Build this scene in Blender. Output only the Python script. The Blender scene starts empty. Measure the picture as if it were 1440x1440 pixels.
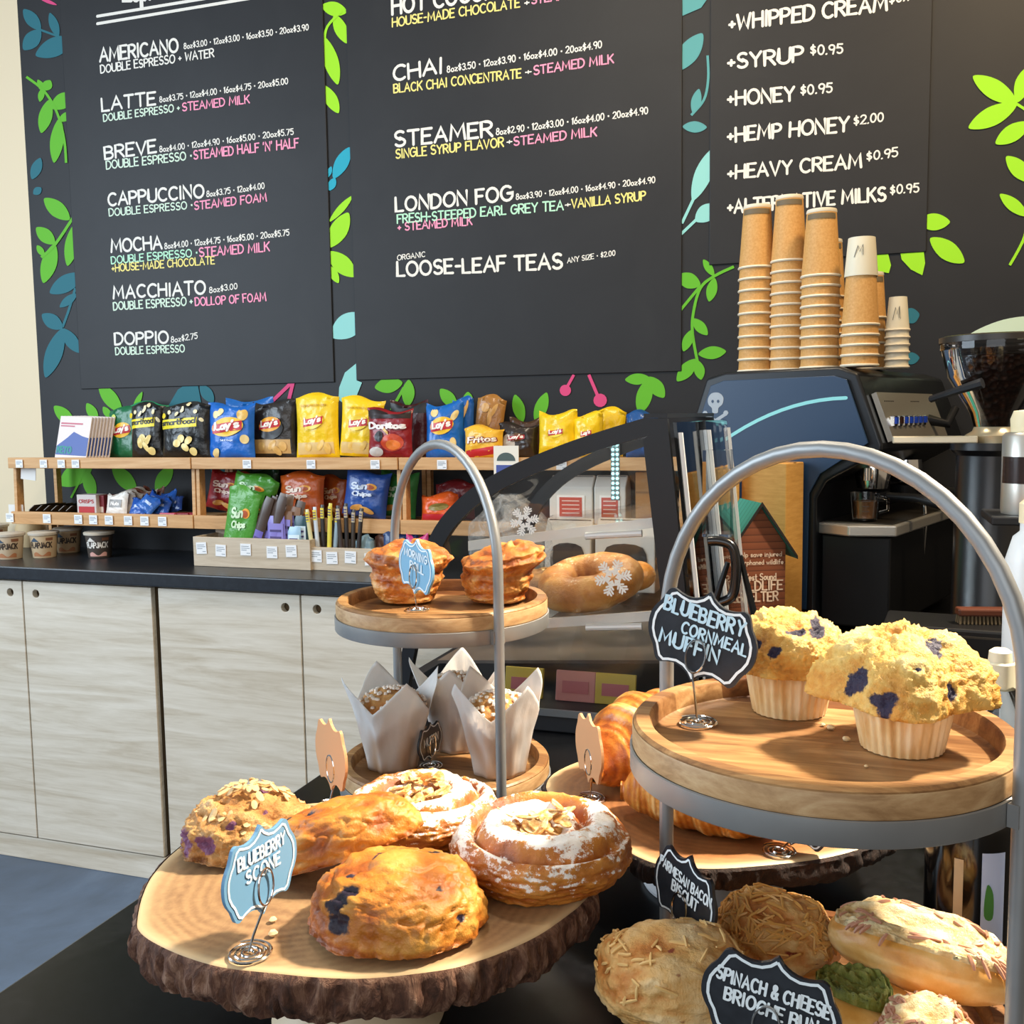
import bpy, bmesh, math, random
from mathutils import Vector, Matrix, noise as NZ
from math import sin, cos, pi, radians, sqrt, atan2

# ------------------------------------------------------------------ camera, world, lights, exposure
SC = bpy.context.scene
COL = SC.collection
CAM = Vector((0, 0, 1.35))                       # eye height 1.35 m; +Y towards the menu wall, +X to the right along it
RX, RY, RZ = Vector((.947, .018, -.322)), Vector((.322, -.095, .942)), Vector((-.014, -.995, -.095))
RM = Matrix((RX, RY, RZ))
cr, cd, cf = RM @ Vector((1, 0, 0)), RM @ Vector((0, 1, 0)), RM @ Vector((0, 0, 1))
cf.normalize(); cr = (cr - cr.dot(cf) * cf).normalized(); cd = cf.cross(cr)
cam = bpy.data.cameras.new('camera'); camo = bpy.data.objects.new('camera', cam); COL.objects.link(camo)
cam.sensor_width = 36; cam.lens = 35; cam.clip_start = .02
m = Matrix.Identity(4)
for i in range(3):
    m[i][0] = cr[i]; m[i][1] = -cd[i]; m[i][2] = -cf[i]; m[i][3] = CAM[i]
camo.matrix_world = m
SC.camera = camo

W = bpy.data.worlds.new('cafe_daylight'); SC.world = W; W.use_nodes = True
nt = W.node_tree; nt.nodes.clear()
wo = nt.nodes.new('ShaderNodeOutputWorld'); wb = nt.nodes.new('ShaderNodeBackground')
tc = nt.nodes.new('ShaderNodeTexCoord'); sp = nt.nodes.new('ShaderNodeSeparateXYZ')
nt.links.new(tc.outputs['Generated'], sp.inputs[0])
r1 = nt.nodes.new('ShaderNodeValToRGB'); r1.color_ramp.elements[0].position = .0; r1.color_ramp.elements[1].position = 1
r1.color_ramp.elements[0].color = (.72, .86, 1.0, 1); r1.color_ramp.elements[1].color = (1.0, .80, .58, 1)
mp = nt.nodes.new('ShaderNodeMapRange'); mp.inputs[1].default_value = -1; mp.inputs[2].default_value = .7
nt.links.new(sp.outputs[0], mp.inputs[0]); nt.links.new(mp.outputs[0], r1.inputs[0])
nt.links.new(r1.outputs[0], wb.inputs[0]); wb.inputs[1].default_value = .36
nt.links.new(wb.outputs[0], wo.inputs[0])

def area(name, loc, aim, size, power, col, sy=None, spread=180):
    L = bpy.data.lights.new(name, 'AREA'); L.energy = power; L.color = col; L.size = size; L.spread = radians(spread)
    if sy: L.shape = 'RECTANGLE'; L.size_y = sy
    else: L.shape = 'DISK'
    o = bpy.data.objects.new(name, L); COL.objects.link(o); o.location = loc
    o.rotation_euler = (Vector(aim) - Vector(loc)).to_track_quat('-Z', 'Y').to_euler()
    return o
area('window_daylight', (-3.6, .1, 2.1), (-.3, 1.2, .95), 2.2, 105, (.72, .86, 1.0), 1.9)
area('street_window_daylight', (-.6, -2.6, 2.1), (-.6, 1.8, 1.0), 3.0, 38, (.85, .92, 1.0), 1.8)
area('ceiling_spot', (1.0, 1.45, 2.8), (-.15, .78, 1.0), .18, 27, (1.0, .88, .71), spread=75)
area('ceiling_spot', (-.7, 1.5, 3.0), (-.9, 2.2, 1.0), .3, 14, (1.0, .86, .66))
area('ceiling_spot', (.6, 1.7, 3.0), (.15, 2.3, 1.2), .3, 22, (1.0, .72, .40))
area('case_fill_light', (-.40, 1.56, 1.31), (-.42, 1.56, 1.0), .12, 1.1, (1.0, .86, .62), .3)  # fill added to brighten the case interior; no visible fitting there
SC.cycles.transparent_max_bounces = 32
SC.view_settings.view_transform = 'Standard'; SC.view_settings.look = 'None'
SC.view_settings.gamma = 1; SC.view_settings.use_curve_mapping = False
SC.view_settings.exposure = .12

# ------------------------------------------------------------------ reading positions: a sight line meets a known real plane
def ray(px, py): return cr * (px - 720) + cd * (py - 720) + cf * 1400
def gz(px, py, z): d = ray(px, py); return CAM + d * ((z - CAM.z) / d.z)
def gy(px, py, y): d = ray(px, py); return CAM + d * (y / d.y)

# ------------------------------------------------------------------ materials
MATS = {}
def srgb(h):
    h = h.lstrip('#'); v = [int(h[i:i + 2], 16) / 255 for i in (0, 2, 4)]
    return tuple((c / 12.92 if c <= .04045 else ((c + .055) / 1.055) ** 2.4) for c in v) + (1,)
class NT:
    def __init__(s, name):
        s.m = bpy.data.materials.new(name); s.m.use_nodes = True; s.t = s.m.node_tree
        s.b = s.t.nodes['Principled BSDF']; s.o = s.t.nodes['Material Output']; MATS[name] = s.m
    def n(s, typ, **kw):
        x = s.t.nodes.new(typ)
        for k, v in kw.items():
            if k.startswith('i_'):
                key = k[2:]; x.inputs[int(key) if key.isdigit() else key.replace('_', ' ')].default_value = v
            else: setattr(x, k, v)
        return x
    def l(s, a, b): s.t.links.new(a, b)
    def co(s, scale=(1, 1, 1), rot=(0, 0, 0), kind='Object'):
        t = s.n('ShaderNodeTexCoord'); mpn = s.n('ShaderNodeMapping'); mpn.inputs['Scale'].default_value = scale
        mpn.inputs['Rotation'].default_value = rot
        s.l(t.outputs[kind], mpn.inputs[0]); return mpn.outputs[0]
    def noise(s, co, scale, detail=4, rough=.6, dist=0):
        x = s.n('ShaderNodeTexNoise'); x.inputs['Scale'].default_value = scale; x.inputs['Detail'].default_value = detail
        x.inputs['Roughness'].default_value = rough; x.inputs['Distortion'].default_value = dist
        s.l(co, x.inputs['Vector']); return x.outputs[0]
    def ramp(s, f, stops):
        r = s.n('ShaderNodeValToRGB'); e = r.color_ramp.elements
        while len(e) < len(stops): e.new(.5)
        for q, (p, c) in zip(e, stops): q.position = p; q.color = c if not isinstance(c, str) else srgb(c)
        s.l(f, r.inputs[0]); return r.outputs[0]
    def mix(s, f, a, b, mode='MIX'):
        x = s.n('ShaderNodeMix', data_type='RGBA', blend_type=mode)
        for v, i in ((f, 0), (a, 6), (b, 7)):
            if hasattr(v, 'links'): s.l(v, x.inputs[i])
            else: x.inputs[i].default_value = v if not isinstance(v, str) else srgb(v)
        return x.outputs[2]
    def math(s, op, a, b=0.0):
        x = s.n('ShaderNodeMath', operation=op)
        for i, v in enumerate((a, b)):
            if hasattr(v, 'links'): s.l(v, x.inputs[i])
            else: x.inputs[i].default_value = v
        return x.outputs[0]
    def attr(s, name):
        return s.n('ShaderNodeAttribute', attribute_name=name).outputs['Fac']
    def bump(s, f, strength=.3, dist=.01):
        x = s.n('ShaderNodeBump'); x.inputs['Strength'].default_value = strength; x.inputs['Distance'].default_value = dist
        s.l(f, x.inputs['Height']); s.l(x.outputs[0], s.b.inputs['Normal'])
    def base(s, c):
        if hasattr(c, 'links'): s.l(c, s.b.inputs['Base Color'])
        else: s.b.inputs['Base Color'].default_value = c if not isinstance(c, str) else srgb(c)
    def p(s, rough=.5, metal=0, spec=None, coat=0, trans=0, sss=0, ior=None):
        s.b.inputs['Roughness'].default_value = rough; s.b.inputs['Metallic'].default_value = metal
        if spec is not None: s.b.inputs['Specular IOR Level'].default_value = spec
        s.b.inputs['Coat Weight'].default_value = coat; s.b.inputs['Transmission Weight'].default_value = trans
        if sss: s.b.inputs['Subsurface Weight'].default_value = sss; s.b.inputs['Subsurface Radius'].default_value = (.006, .003, .0015)
        if ior: s.b.inputs['IOR'].default_value = ior
        return s.m
def M(col, rough=.5, metal=0, **k):
    key = 'paint_%s_%s_%s_%s' % (col, rough, metal, sorted(k.items()))
    if key in MATS: return MATS[key]
    bump = k.pop('bump', None)
    x = NT(key); x.base(col); x.p(rough, metal, **k); x.m.name = 'finish_' + col.strip('#')
    if bump: x.bump(x.noise(x.co(), bump[0]), bump[1], .002)
    return x.m
def glass(name, tint=(1, 1, 1, 1), refl=1.0):
    x = NT(name); t = x.n('ShaderNodeBsdfTransparent'); t.inputs[0].default_value = tint
    g = x.n('ShaderNodeBsdfGlossy'); g.inputs['Roughness'].default_value = .03
    fr = x.n('ShaderNodeFresnel'); fr.inputs[0].default_value = 1.45; f = x.math('MULTIPLY', fr.outputs[0], refl)
    mx = x.n('ShaderNodeMixShader'); x.l(f, mx.inputs[0]); x.l(t.outputs[0], mx.inputs[1]); x.l(g.outputs[0], mx.inputs[2])
    x.l(mx.outputs[0], x.o.inputs[0]); return x.m
GLASS = glass('clear_glass', (.985, .99, .99, 1), .7)
CURVED = glass('curved_clear_glass', (.985, .99, .99, 1), .25)
ACRYL = glass('clear_acrylic', (.955, .965, .965, 1), 1.0)
FILM = glass('clear_film', (.95, .95, .93, 1), 1.6)
x = NT('crinkled_film'); t_ = x.n('ShaderNodeBsdfTransparent'); g_ = x.n('ShaderNodeMixShader'); x.base('#eceae4'); x.p(.18, spec=.9)
x.bump(x.noise(x.co(), 38, 5, .7, 1), .9, .01); x.l(x.ramp(x.noise(x.co(), 22, 4, .6, 1.5), [(.35, (.06, .06, .06, 1)), (.7, (.5, .5, .5, 1))]), g_.inputs[0]); x.l(t_.outputs[0], g_.inputs[1]); x.l(x.b.outputs[0], g_.inputs[2]); x.l(g_.outputs[0], x.o.inputs[0]); CRINKLE = x.m

def wood(name, c0, c1, c2, grain=(2, 30, 30), scale=2.2, rough=.45, bump=.12, strips=None, kind='Object', spec=.4):
    x = NT(name); co = x.co(grain, kind=kind)
    a = x.noise(co, scale, 6, .62, 1.3); b = x.noise(co, scale * 7, 3, .6)
    f = x.math('ADD', x.math('MULTIPLY', a, .8), x.math('MULTIPLY', b, .25))
    c = x.ramp(f, [(.33, c0), (.52, c1), (.72, c2)])
    if strips:                                                     # glued staves, each of its own tone
        s = x.n('ShaderNodeSeparateXYZ'); x.l(x.co(kind=kind), s.inputs[0])
        k = x.math('FLOOR', x.math('MULTIPLY', s.outputs[strips[0]], strips[1]))
        wn = x.n('ShaderNodeTexWhiteNoise', noise_dimensions='1D'); x.l(k, wn.inputs[1])
        c = x.mix(wn.outputs[0], c, strips[2], 'MULTIPLY')
    x.base(c); x.bump(f, bump, .002); return x.p(rough, spec=spec)

# ------------------------------------------------------------------ mesh builder
class MB:
    def __init__(s): s.v = []; s.f = []; s.k = []; s.at = {}; s.uv = None
    def add(s, vs, fs, k=0):
        o = len(s.v); s.v.extend([tuple(q) for q in vs]); s.f.extend([tuple(i + o for i in q) for q in fs]); s.k.extend([k] * len(fs)); return o
    def box(s, x0, x1, y0, y1, z0, z1, k=0, X=None):
        vs = [Vector((x, y, z)) for z in (z0, z1) for y in (y0, y1) for x in (x0, x1)]
        if X: vs = [X @ q for q in vs]
        s.add(vs, [(0, 2, 3, 1), (4, 5, 7, 6), (0, 1, 5, 4), (2, 6, 7, 3), (0, 4, 6, 2), (1, 3, 7, 5)], k); return s
    def tube(s, pts, r, n=10, k=0, closed=False, caps=True):
        pts = [Vector(q) for q in pts]; N = len(pts); rs = r if isinstance(r, (list, tuple)) else [r] * N
        d0 = (pts[1] - pts[0]).normalized(); u = d0.orthogonal().normalized(); vs = []; fs = []
        for i, q in enumerate(pts):
            if closed: d = pts[(i + 1) % N] - pts[i - 1]
            else: d = pts[min(i + 1, N - 1)] - pts[max(i - 1, 0)]
            if d.length < 1e-9: d = d0
            d.normalize(); u = (u - u.dot(d) * d)
            if u.length < 1e-6: u = d.orthogonal()
            u.normalize(); w = d.cross(u)
            for j in range(n):
                a = 2 * pi * j / n; vs.append(q + (u * cos(a) + w * sin(a)) * rs[i])
        for i in range(N if closed else N - 1):
            for j in range(n):
                i2 = (i + 1) % N; fs.append((i * n + j, i * n + (j + 1) % n, i2 * n + (j + 1) % n, i2 * n + j))
        if caps and not closed:
            fs.append(tuple(range(n - 1, -1, -1))); fs.append(tuple((N - 1) * n + j for j in range(n)))
        s.add(vs, fs, k); return s
    def lathe(s, prof, n=32, c=(0, 0, 0), k=0, X=None, close=True, rf=None):
        vs = []; fs = []; P = len(prof)
        for i in range(n):
            a = 2 * pi * i / n
            for j, (r, z) in enumerate(prof):
                q = r * (rf(a, j) if rf else 1); w = Vector((c[0] + q * cos(a), c[1] + q * sin(a), c[2] + z)); vs.append(X @ w if X else w)
        for i in range(n):
            i2 = (i + 1) % n
            for j in range(P - 1): fs.append((i * P + j, i2 * P + j, i2 * P + j + 1, i * P + j + 1))
        if close:
            if prof[0][0] > 1e-6: fs.append(tuple(i * P for i in range(n - 1, -1, -1)))
            if prof[-1][0] > 1e-6: fs.append(tuple(i * P + P - 1 for i in range(n)))
        s.add(vs, fs, k); return s
    def prism(s, out, f, t, k=0):
        """out: 2-D outline; f(x,y,h) -> 3-D; extruded from h=0 to h=t"""
        n = len(out); vs = [f(x, y, 0) for x, y in out] + [f(x, y, t) for x, y in out]
        fs = [tuple(range(n - 1, -1, -1)), tuple(range(n, 2 * n))] + [(i, (i + 1) % n, n + (i + 1) % n, n + i) for i in range(n)]
        s.add(vs, fs, k); return s
    def grid(s, fn, nu, nv, k=0, wu=False, wv=False, uv=False):
        o = len(s.v); vs = []; fs = []
        for i in range(nu):
            for j in range(nv): vs.append(fn(i / (nu if wu else nu - 1), j / (nv if wv else nv - 1)))
        for i in range(nu if wu else nu - 1):
            for j in range(nv if wv else nv - 1):
                a, b = (i + 1) % nu, (j + 1) % nv; fs.append((i * nv + j, a * nv + j, a * nv + b, i * nv + b))
        s.add(vs, fs, k); return s
    def build(s, name, mats, parent=None, smooth=True, sharp=40, kind=None):
        me = bpy.data.meshes.new(name); me.from_pydata(s.v, [], s.f)
        for mt in (mats if isinstance(mats, (list, tuple)) else [mats]): me.materials.append(mt)
        me.polygons.foreach_set('material_index', s.k)
        bm = bmesh.new(); bm.from_mesh(me); bmesh.ops.recalc_face_normals(bm, faces=bm.faces)
        if smooth:
            for q in bm.faces: q.smooth = True
            for e in bm.edges:
                if len(e.link_faces) == 2 and e.calc_face_angle(0) > radians(sharp): e.smooth = False
        bm.to_mesh(me); bm.free()
        for an, vals in s.at.items():
            a = me.attributes.new(an, 'FLOAT', 'POINT'); a.data.foreach_set('value', vals)
        o = bpy.data.objects.new(name, me); COL.objects.link(o)
        if parent: o.parent = parent
        if kind: o['kind'] = kind
        return o
def tag(o, label=None, cat=None, group=None, kind=None):
    for k, v in (('label', label), ('category', cat), ('group', group), ('kind', kind)):
        if v: o[k] = v
    return o
def thing(name, label, cat, loc=(0, 0, 0), rz=0, group=None, rx=0, ry=0):
    o = bpy.data.objects.new(name, None); COL.objects.link(o); o.location = loc; o.rotation_euler = (rx, ry, rz)
    o.empty_display_size = .02
    return tag(o, label, cat, group)
def copy_tree(o, parent=None):
    c = o.copy(); COL.objects.link(c)
    if parent: c.parent = parent
    for ch in list(o.children): copy_tree(ch, c)
    return c
def bevel(o, w, seg=2):
    md = o.modifiers.new('edge', 'BEVEL'); md.width = w; md.segments = seg; md.limit_method = 'ANGLE'; return o
def catmull(pts, n=6, closed=True):
    P = [Vector(q) for q in pts]; N = len(P); out = []
    for i in range(N if closed else N - 1):
        g = lambda j: P[j % N] if closed else P[max(0, min(N - 1, j))]
        a, b, c, d = g(i - 1), g(i), g(i + 1), g(i + 2)
        for j in range(n):
            t = j / n; out.append(.5 * (2 * b + (c - a) * t + (2 * a - 5 * b + 4 * c - d) * t * t + (3 * b - a - 3 * c + d) * t ** 3))
    if not closed: out.append(P[-1])
    return out

# ------------------------------------------------------------------ single-stroke hand lettering
def arc(cx, cy, rx, ry, a0, a1, n=9): return [(cx + rx * cos(radians(a0 + (a1 - a0) * i / n)), cy + ry * sin(radians(a0 + (a1 - a0) * i / n))) for i in range(n + 1)]
def L(t): return [[tuple(float(c) for c in p.split(',')) for p in st.split()] for st in t.split('|')]
G = {
 'A': (.72, L('0,0 .36,1 .72,0|.13,.36 .6,.36')), 'B': (.6, [[(0, 0), (0, 1)] + arc(.3, .76, .26, .24, 90, -90) + [(0, .52)], [(.3, .52)] + arc(.32, .26, .28, .26, 90, -90) + [(0, 0)]]),
 'C': (.66, [arc(.38, .5, .38, .5, 50, 310, 12)]), 'D': (.66, [[(0, 0), (0, 1), (.22, 1)] + arc(.22, .5, .44, .5, 90, -90) + [(0, 0)]]),
 'E': (.55, L('.55,1 0,1 0,0 .55,0|0,.52 .45,.52')), 'F': (.52, L('.52,1 0,1 0,0|0,.52 .42,.52')),
 'G': (.7, [arc(.38, .5, .38, .5, 50, 360, 13) + [(.42, .5)]]), 'H': (.64, L('0,0 0,1|.64,0 .64,1|0,.52 .64,.52')), 'I': (.1, L('.05,0 .05,1')),
 'J': (.4, [[(.4, 1), (.4, .25)] + arc(.2, .22, .2, .22, 0, -170, 6)]), 'K': (.6, L('0,0 0,1|.58,1 0,.42|.2,.6 .6,0')), 'L': (.5, L('0,1 0,0 .5,0')),
 'M': (.84, L('0,0 .1,1 .42,.25 .74,1 .84,0')), 'N': (.64, L('0,0 0,1 .64,0 .64,1')), 'O': (.76, [arc(.38, .5, .38, .5, 90, 450, 16)]),
 'P': (.58, [[(0, 0), (0, 1), (.25, 1)] + arc(.28, .74, .3, .26, 90, -90) + [(0, .48)]]), 'Q': (.76, [arc(.38, .5, .38, .5, 90, 450, 16), [(.5, .2), (.78, -.05)]]),
 'R': (.6, [[(0, 0), (0, 1), (.25, 1)] + arc(.28, .75, .3, .25, 90, -90) + [(0, .5)], [(.25, .5), (.6, 0)]]),
 'S': (.58, [arc(.3, .75, .27, .25, 40, 270, 9) + arc(.29, .25, .29, .25, 90, -150, 9)]), 'T': (.64, L('0,1 .64,1|.32,1 .32,0')),
 'U': (.64, [[(0, 1), (0, .3)] + arc(.32, .3, .32, .3, 180, 360, 8) + [(.64, 1)]]), 'V': (.66, L('0,1 .33,0 .66,1')), 'W': (.9, L('0,1 .22,0 .45,.75 .68,0 .9,1')),
 'X': (.62, L('0,0 .62,1|0,1 .62,0')), 'Y': (.64, L('0,1 .32,.5 .64,1|.32,.5 .32,0')), 'Z': (.6, L('0,1 .6,1 0,0 .6,0')),
 '0': (.52, [arc(.26, .5, .26, .5, 90, 450, 14)]), '1': (.2, L('0,.8 .14,1 .14,0')), '2': (.5, [arc(.25, .74, .25, .26, 160, -30, 8) + [(0, 0), (.5, 0)]]),
 '3': (.5, [arc(.23, .76, .23, .24, 150, -90, 8), arc(.23, .27, .26, .27, 90, -150, 9)]), '4': (.54, L('.4,0 .4,1 0,.35 .54,.35')), '5': (.5, [[(.46, 1), (.06, 1), (.03, .56)] + arc(.23, .32, .26, .32, 110, -140, 9)]),
 '6': (.5, [[(.4, 1), (.08, .5)] + arc(.25, .27, .25, .27, 150, 510, 12)]), '7': (.5, L('0,1 .5,1 .16,0')), '8': (.5, [arc(.25, .76, .2, .24, -90, 270, 12), arc(.25, .27, .25, .27, 90, 450, 12)]),
 '9': (.5, [arc(.25, .72, .25, .27, 0, 360, 12) + [(.48, .6), (.36, 0)]]), '$': (.46, [arc(.24, .68, .2, .18, 40, 270, 7) + arc(.22, .32, .22, .18, 90, -150, 7), [(.23, 1.05), (.23, -.05)]]),
 '+': (.36, L('0,.4 .36,.4|.18,.58 .18,.22')), '-': (.3, L('0,.5 .3,.5')), '.': (.06, L('0,0 .05,.03')), ',': (.06, L('.05,.05 0,-.12')), "'": (.1, L('.05,1 .02,.78')), '*': (.2, L('.06,.4 .14,.4 .14,.48 .06,.48 .06,.4')),
 '&': (.62, [[(.62, .02), (.14, .7)] + arc(.27, .83, .15, .17, 200, -40, 7) + [(.06, .38)] + arc(.25, .2, .22, .2, 150, 330, 6) + [(.58, .46)]]),
 'a': (.46, [arc(.22, .27, .22, .27, 40, 400, 11), [(.44, .54), (.46, 0)]]), 'b': (.46, [[(0, 1), (0, 0)], arc(.23, .27, .23, .27, 180, 540, 11)]), 'c': (.4, [arc(.22, .27, .22, .27, 50, 310, 8)]),
 'd': (.46, [arc(.22, .27, .22, .27, 0, 360, 11), [(.45, 1), (.46, 0)]]), 'e': (.44, [[(.02, .28), (.43, .28)] + arc(.22, .27, .22, .27, 0, 310, 10)]), 'f': (.34, [arc(.26, .82, .14, .18, 40, 180, 6) + [(.12, 0)], [(0, .54), (.3, .54)]]),
 'g': (.46, [arc(.22, .27, .22, .27, 0, 360, 10), [(.45, .54), (.45, -.15)] + arc(.24, -.15, .21, .18, 0, -150, 6)]), 'h': (.44, [[(0, 1), (0, 0)], [(0, .3)] + arc(.22, .32, .21, .22, 160, 0, 6) + [(.43, 0)]]), 'i': (.08, L('.04,0 .04,.54|.04,.72 .05,.76')),
 'j': (.2, [[(.16, .54), (.16, -.15), (0, -.28)], [(.16, .72), (.17, .76)]]), 'k': (.4, L('0,0 0,1|.36,.54 0,.22|.12,.32 .4,0')), 'l': (.08, L('.04,0 .04,1')), 'm': (.7, [[(0, 0), (0, .54)], [(0, .3)] + arc(.18, .34, .17, .2, 160, 0, 5) + [(.35, 0)], [(.35, .3)] + arc(.52, .34, .17, .2, 160, 0, 5) + [(.69, 0)]]),
 'n': (.42, [[(0, 0), (0, .54)], [(0, .3)] + arc(.21, .33, .2, .21, 160, 0, 6) + [(.41, 0)]]), 'o': (.46, [arc(.23, .27, .23, .27, 90, 450, 12)]), 'p': (.46, [[(0, .54), (0, -.36)], arc(.23, .27, .23, .27, 180, 540, 11)]),
 'r': (.3, [[(0, 0), (0, .54)], [(0, .3)] + arc(.18, .34, .17, .2, 160, 40, 4)]), 's': (.38, [arc(.2, .4, .17, .14, 40, 270, 7) + arc(.19, .13, .19, .13, 90, -150, 7)]), 't': (.32, L('.14,.86 .14,.06 .3,.02|0,.56 .3,.56')),
 'u': (.42, [[(0, .54), (0, .2)] + arc(.2, .2, .2, .2, 180, 350, 6) + [(.41, .54), (.42, 0)]]), 'v': (.42, L('0,.54 .21,0 .42,.54')), 'w': (.64, L('0,.54 .16,0 .32,.5 .48,0 .64,.54')), 'y': (.44, L('0,.54 .2,.04|.44,.54 .1,-.34')),
 'x': (.4, L('0,0 .4,.54|0,.54 .4,0')), 'z': (.4, L('0,.54 .4,.54 0,0 .4,0')),
}
def layout(text, gap=.2, jit=.03, seed=1):
    """-> (strokes in cap-height units, total width)"""
    rnd = random.Random(seed + len(text)); x = 0; out = []
    for ch in text:
        if ch == ' ': x += .42; continue
        w, st = G[ch]; s = 1 + rnd.uniform(-jit, jit); dy = rnd.uniform(-jit, jit); sl = rnd.uniform(-jit, jit)
        for p in st: out.append([(x + px * s + sl * py, py * s + dy) for px, py in p])
        x += w + gap
    return out, max(x - gap, .1)
def ink(mb, strokes, f, r, k=0, caps=True):
    """flat marker strokes; f(x,y)->3-D point on the surface; r in the same 2-D units (rx, ry)"""
    rx, ry = r if isinstance(r, tuple) else (r, r); f0 = f
    for si, p in enumerate(strokes):                                # each stroke lies a hair above the one before, like marker over marker
        a_, b_, c_ = Vector(f0(*p[0])), Vector(f0(p[0][0] + .01 * rx, p[0][1])), Vector(f0(p[0][0], p[0][1] + .01 * ry))
        nn = (b_ - a_).cross(c_ - a_); nn = nn.normalized() if nn.length > 0 else Vector()
        up_ = lambda x, y, t: Vector(f0(x, y)) + nn * (4e-5 * (si % 14) + 3.6e-5 * t)
        L2 = []; R2 = []; n = len(p)
        for i in range(n):
            a, b = p[max(i - 1, 0)], p[min(i + 1, n - 1)]
            dx, dy = (b[0] - a[0]) / rx, (b[1] - a[1]) / ry; q = math.hypot(dx, dy) or 1
            s = 1
            if 0 < i < n - 1:
                e1 = Vector(((p[i][0] - a[0]) / rx, (p[i][1] - a[1]) / ry)); e2 = Vector(((b[0] - p[i][0]) / rx, (b[1] - p[i][1]) / ry))
                if e1.length > 0 and e2.length > 0: s = 1 / max(.6, cos(e1.angle(e2, 0) / 2))
            nx, ny = -dy / q * rx * s, dx / q * ry * s
            L2.append((p[i][0] + nx, p[i][1] + ny)); R2.append((p[i][0] - nx, p[i][1] - ny))
        mb.add([up_(*q, i / (n - 1)) for i, q in enumerate(L2)] + [up_(*q, i / (n - 1)) for i, q in enumerate(R2)], [(i, i + 1, n + i + 1, n + i) for i in range(n - 1)], k)
        if caps:
            for t_, e, d in ((0, p[0], p[1] if n > 1 else p[0]), (1, p[-1], p[-2] if n > 1 else p[-1])):
                an = atan2((e[1] - d[1]) / ry, (e[0] - d[0]) / rx)
                mb.add([up_(e[0] + rx * cos(an + t), e[1] + ry * sin(an + t), t_) for t in (-pi / 2, -pi / 4, 0, pi / 4, pi / 2)], [(0, 1, 2, 3, 4)], k)
def write_on(mb, text, P0, P1, h, up, nrm, r=.085, k=0, gap=.2, lift=.0008, seed=1, jit=.03):
    """fit text between two 3-D baseline points, cap height h along up"""
    st, w = layout(text, gap, jit, seed); P0, P1 = Vector(P0), Vector(P1); ex = (P1 - P0) / w; s = ex.length; off = Vector(nrm) * lift
    f = lambda x, y: P0 + ex * x + Vector(up) * (h * y) + off
    ink(mb, st, f, (r * h / s, r), k)
# ================================================================== ROOM
WY = 2.75                                                            # the menu wall
plaster = NT('cream_plaster'); plaster.base('#e6d6b6'); plaster.bump(plaster.noise(plaster.co(), 60), .08, .003); plaster = plaster.p(.8)
x = NT('mural_black'); x.base(x.ramp(x.noise(x.co((1, 1, 1)), 3, 3), [(.3, '#18191c'), (.7, '#1f2023')])); mural_black = x.p(.55, spec=.4)
x = NT('chalkboard_black'); n_ = x.noise(x.co((1, 1, 1)), 4, 5, .65, .8); x.base(x.ramp(n_, [(.3, '#1a1b1e'), (.6, '#1f2023'), (.8, '#252628')])); board_black = x.p(.55, spec=.4)
x = NT('polished_concrete'); n_ = x.noise(x.co(), 2.2, 6, .65, .5); x.base(x.ramp(n_, [(.3, '#3a4757'), (.55, '#4e6078'), (.75, '#647890')])); x.bump(x.noise(x.co(), 40), .05, .002); concrete = x.p(.38)
ply = wood('pale_plywood', '#bcae97', '#d2c8b6', '#e2dacb', (1.0, 9, 13), 1.8, .5, .06)
oak = wood('light_oak', '#b98a57', '#cf9f6a', '#deb482', (2, 26, 26), 1.6, .45, .06)
x = NT('black_countertop'); x.base(x.ramp(x.noise(x.co(), 90, 3), [(.4, '#08090b'), (.75, '#111215')])); blacktop = x.p(.30, spec=.3)
x = NT('dark_blue_countertop'); x.base(x.ramp(x.noise(x.co(), 70, 3), [(.4, '#1c2026'), (.75, '#252a31')])); bluetop = x.p(.32, spec=.5)

m = MB(); m.box(-6, 3, -4, WY + .3, -.05, 0); m.build('floor', concrete, smooth=False)['kind'] = 'structure'
m = MB(); m.box(-6, -2.655, WY, WY + .12, 0, 3.4); m.build('wall_left', plaster, smooth=False)['kind'] = 'structure'
m = MB(); m.box(-2.655, 3, WY, WY + .12, 0, 3.4); wall = m.build('wall_back', mural_black, smooth=False); wall['kind'] = 'structure'

# painted foliage of the mural, read off the wall
LC = [M(c, .7) for c in ('#1d6a78', '#5fb522', '#9be01a', '#8fd3d0', '#d8467f', '#1aa3bd', '#56a0a4', '#cfe6cf')]
T_, G_, B_, C_, P_, A_, T2_, C2_ = range(8)
mu = MB()
def onwall(px, py, d=.0012): p = gy(px, py, WY - d); p.y = WY - d; return p
lvl = [0]
def wpoly(pts, k):
    lvl[0] = (lvl[0] + 1) % 37
    mu.prism([(p[0], p[1]) for p in pts], lambda x, y, h: onwall(x, y, .0004 + h * (1 + lvl[0] * .03)), .0012, k)
def leaf(b, t, w, k):
    b, t = Vector(b), Vector(t); d = t - b; n = Vector((-d.y, d.x)).normalized(); P = []
    prof = [(0, 0), (.12, .5), (.3, .85), (.5, 1), (.7, .86), (.88, .5), (1, 0)]
    for s, wd in prof: P.append(b + d * s + n * wd * w / 2)
    for s, wd in prof[-2:0:-1]: P.append(b + d * s - n * wd * w / 2)
    wpoly(catmull(P, 3), k)
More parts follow.
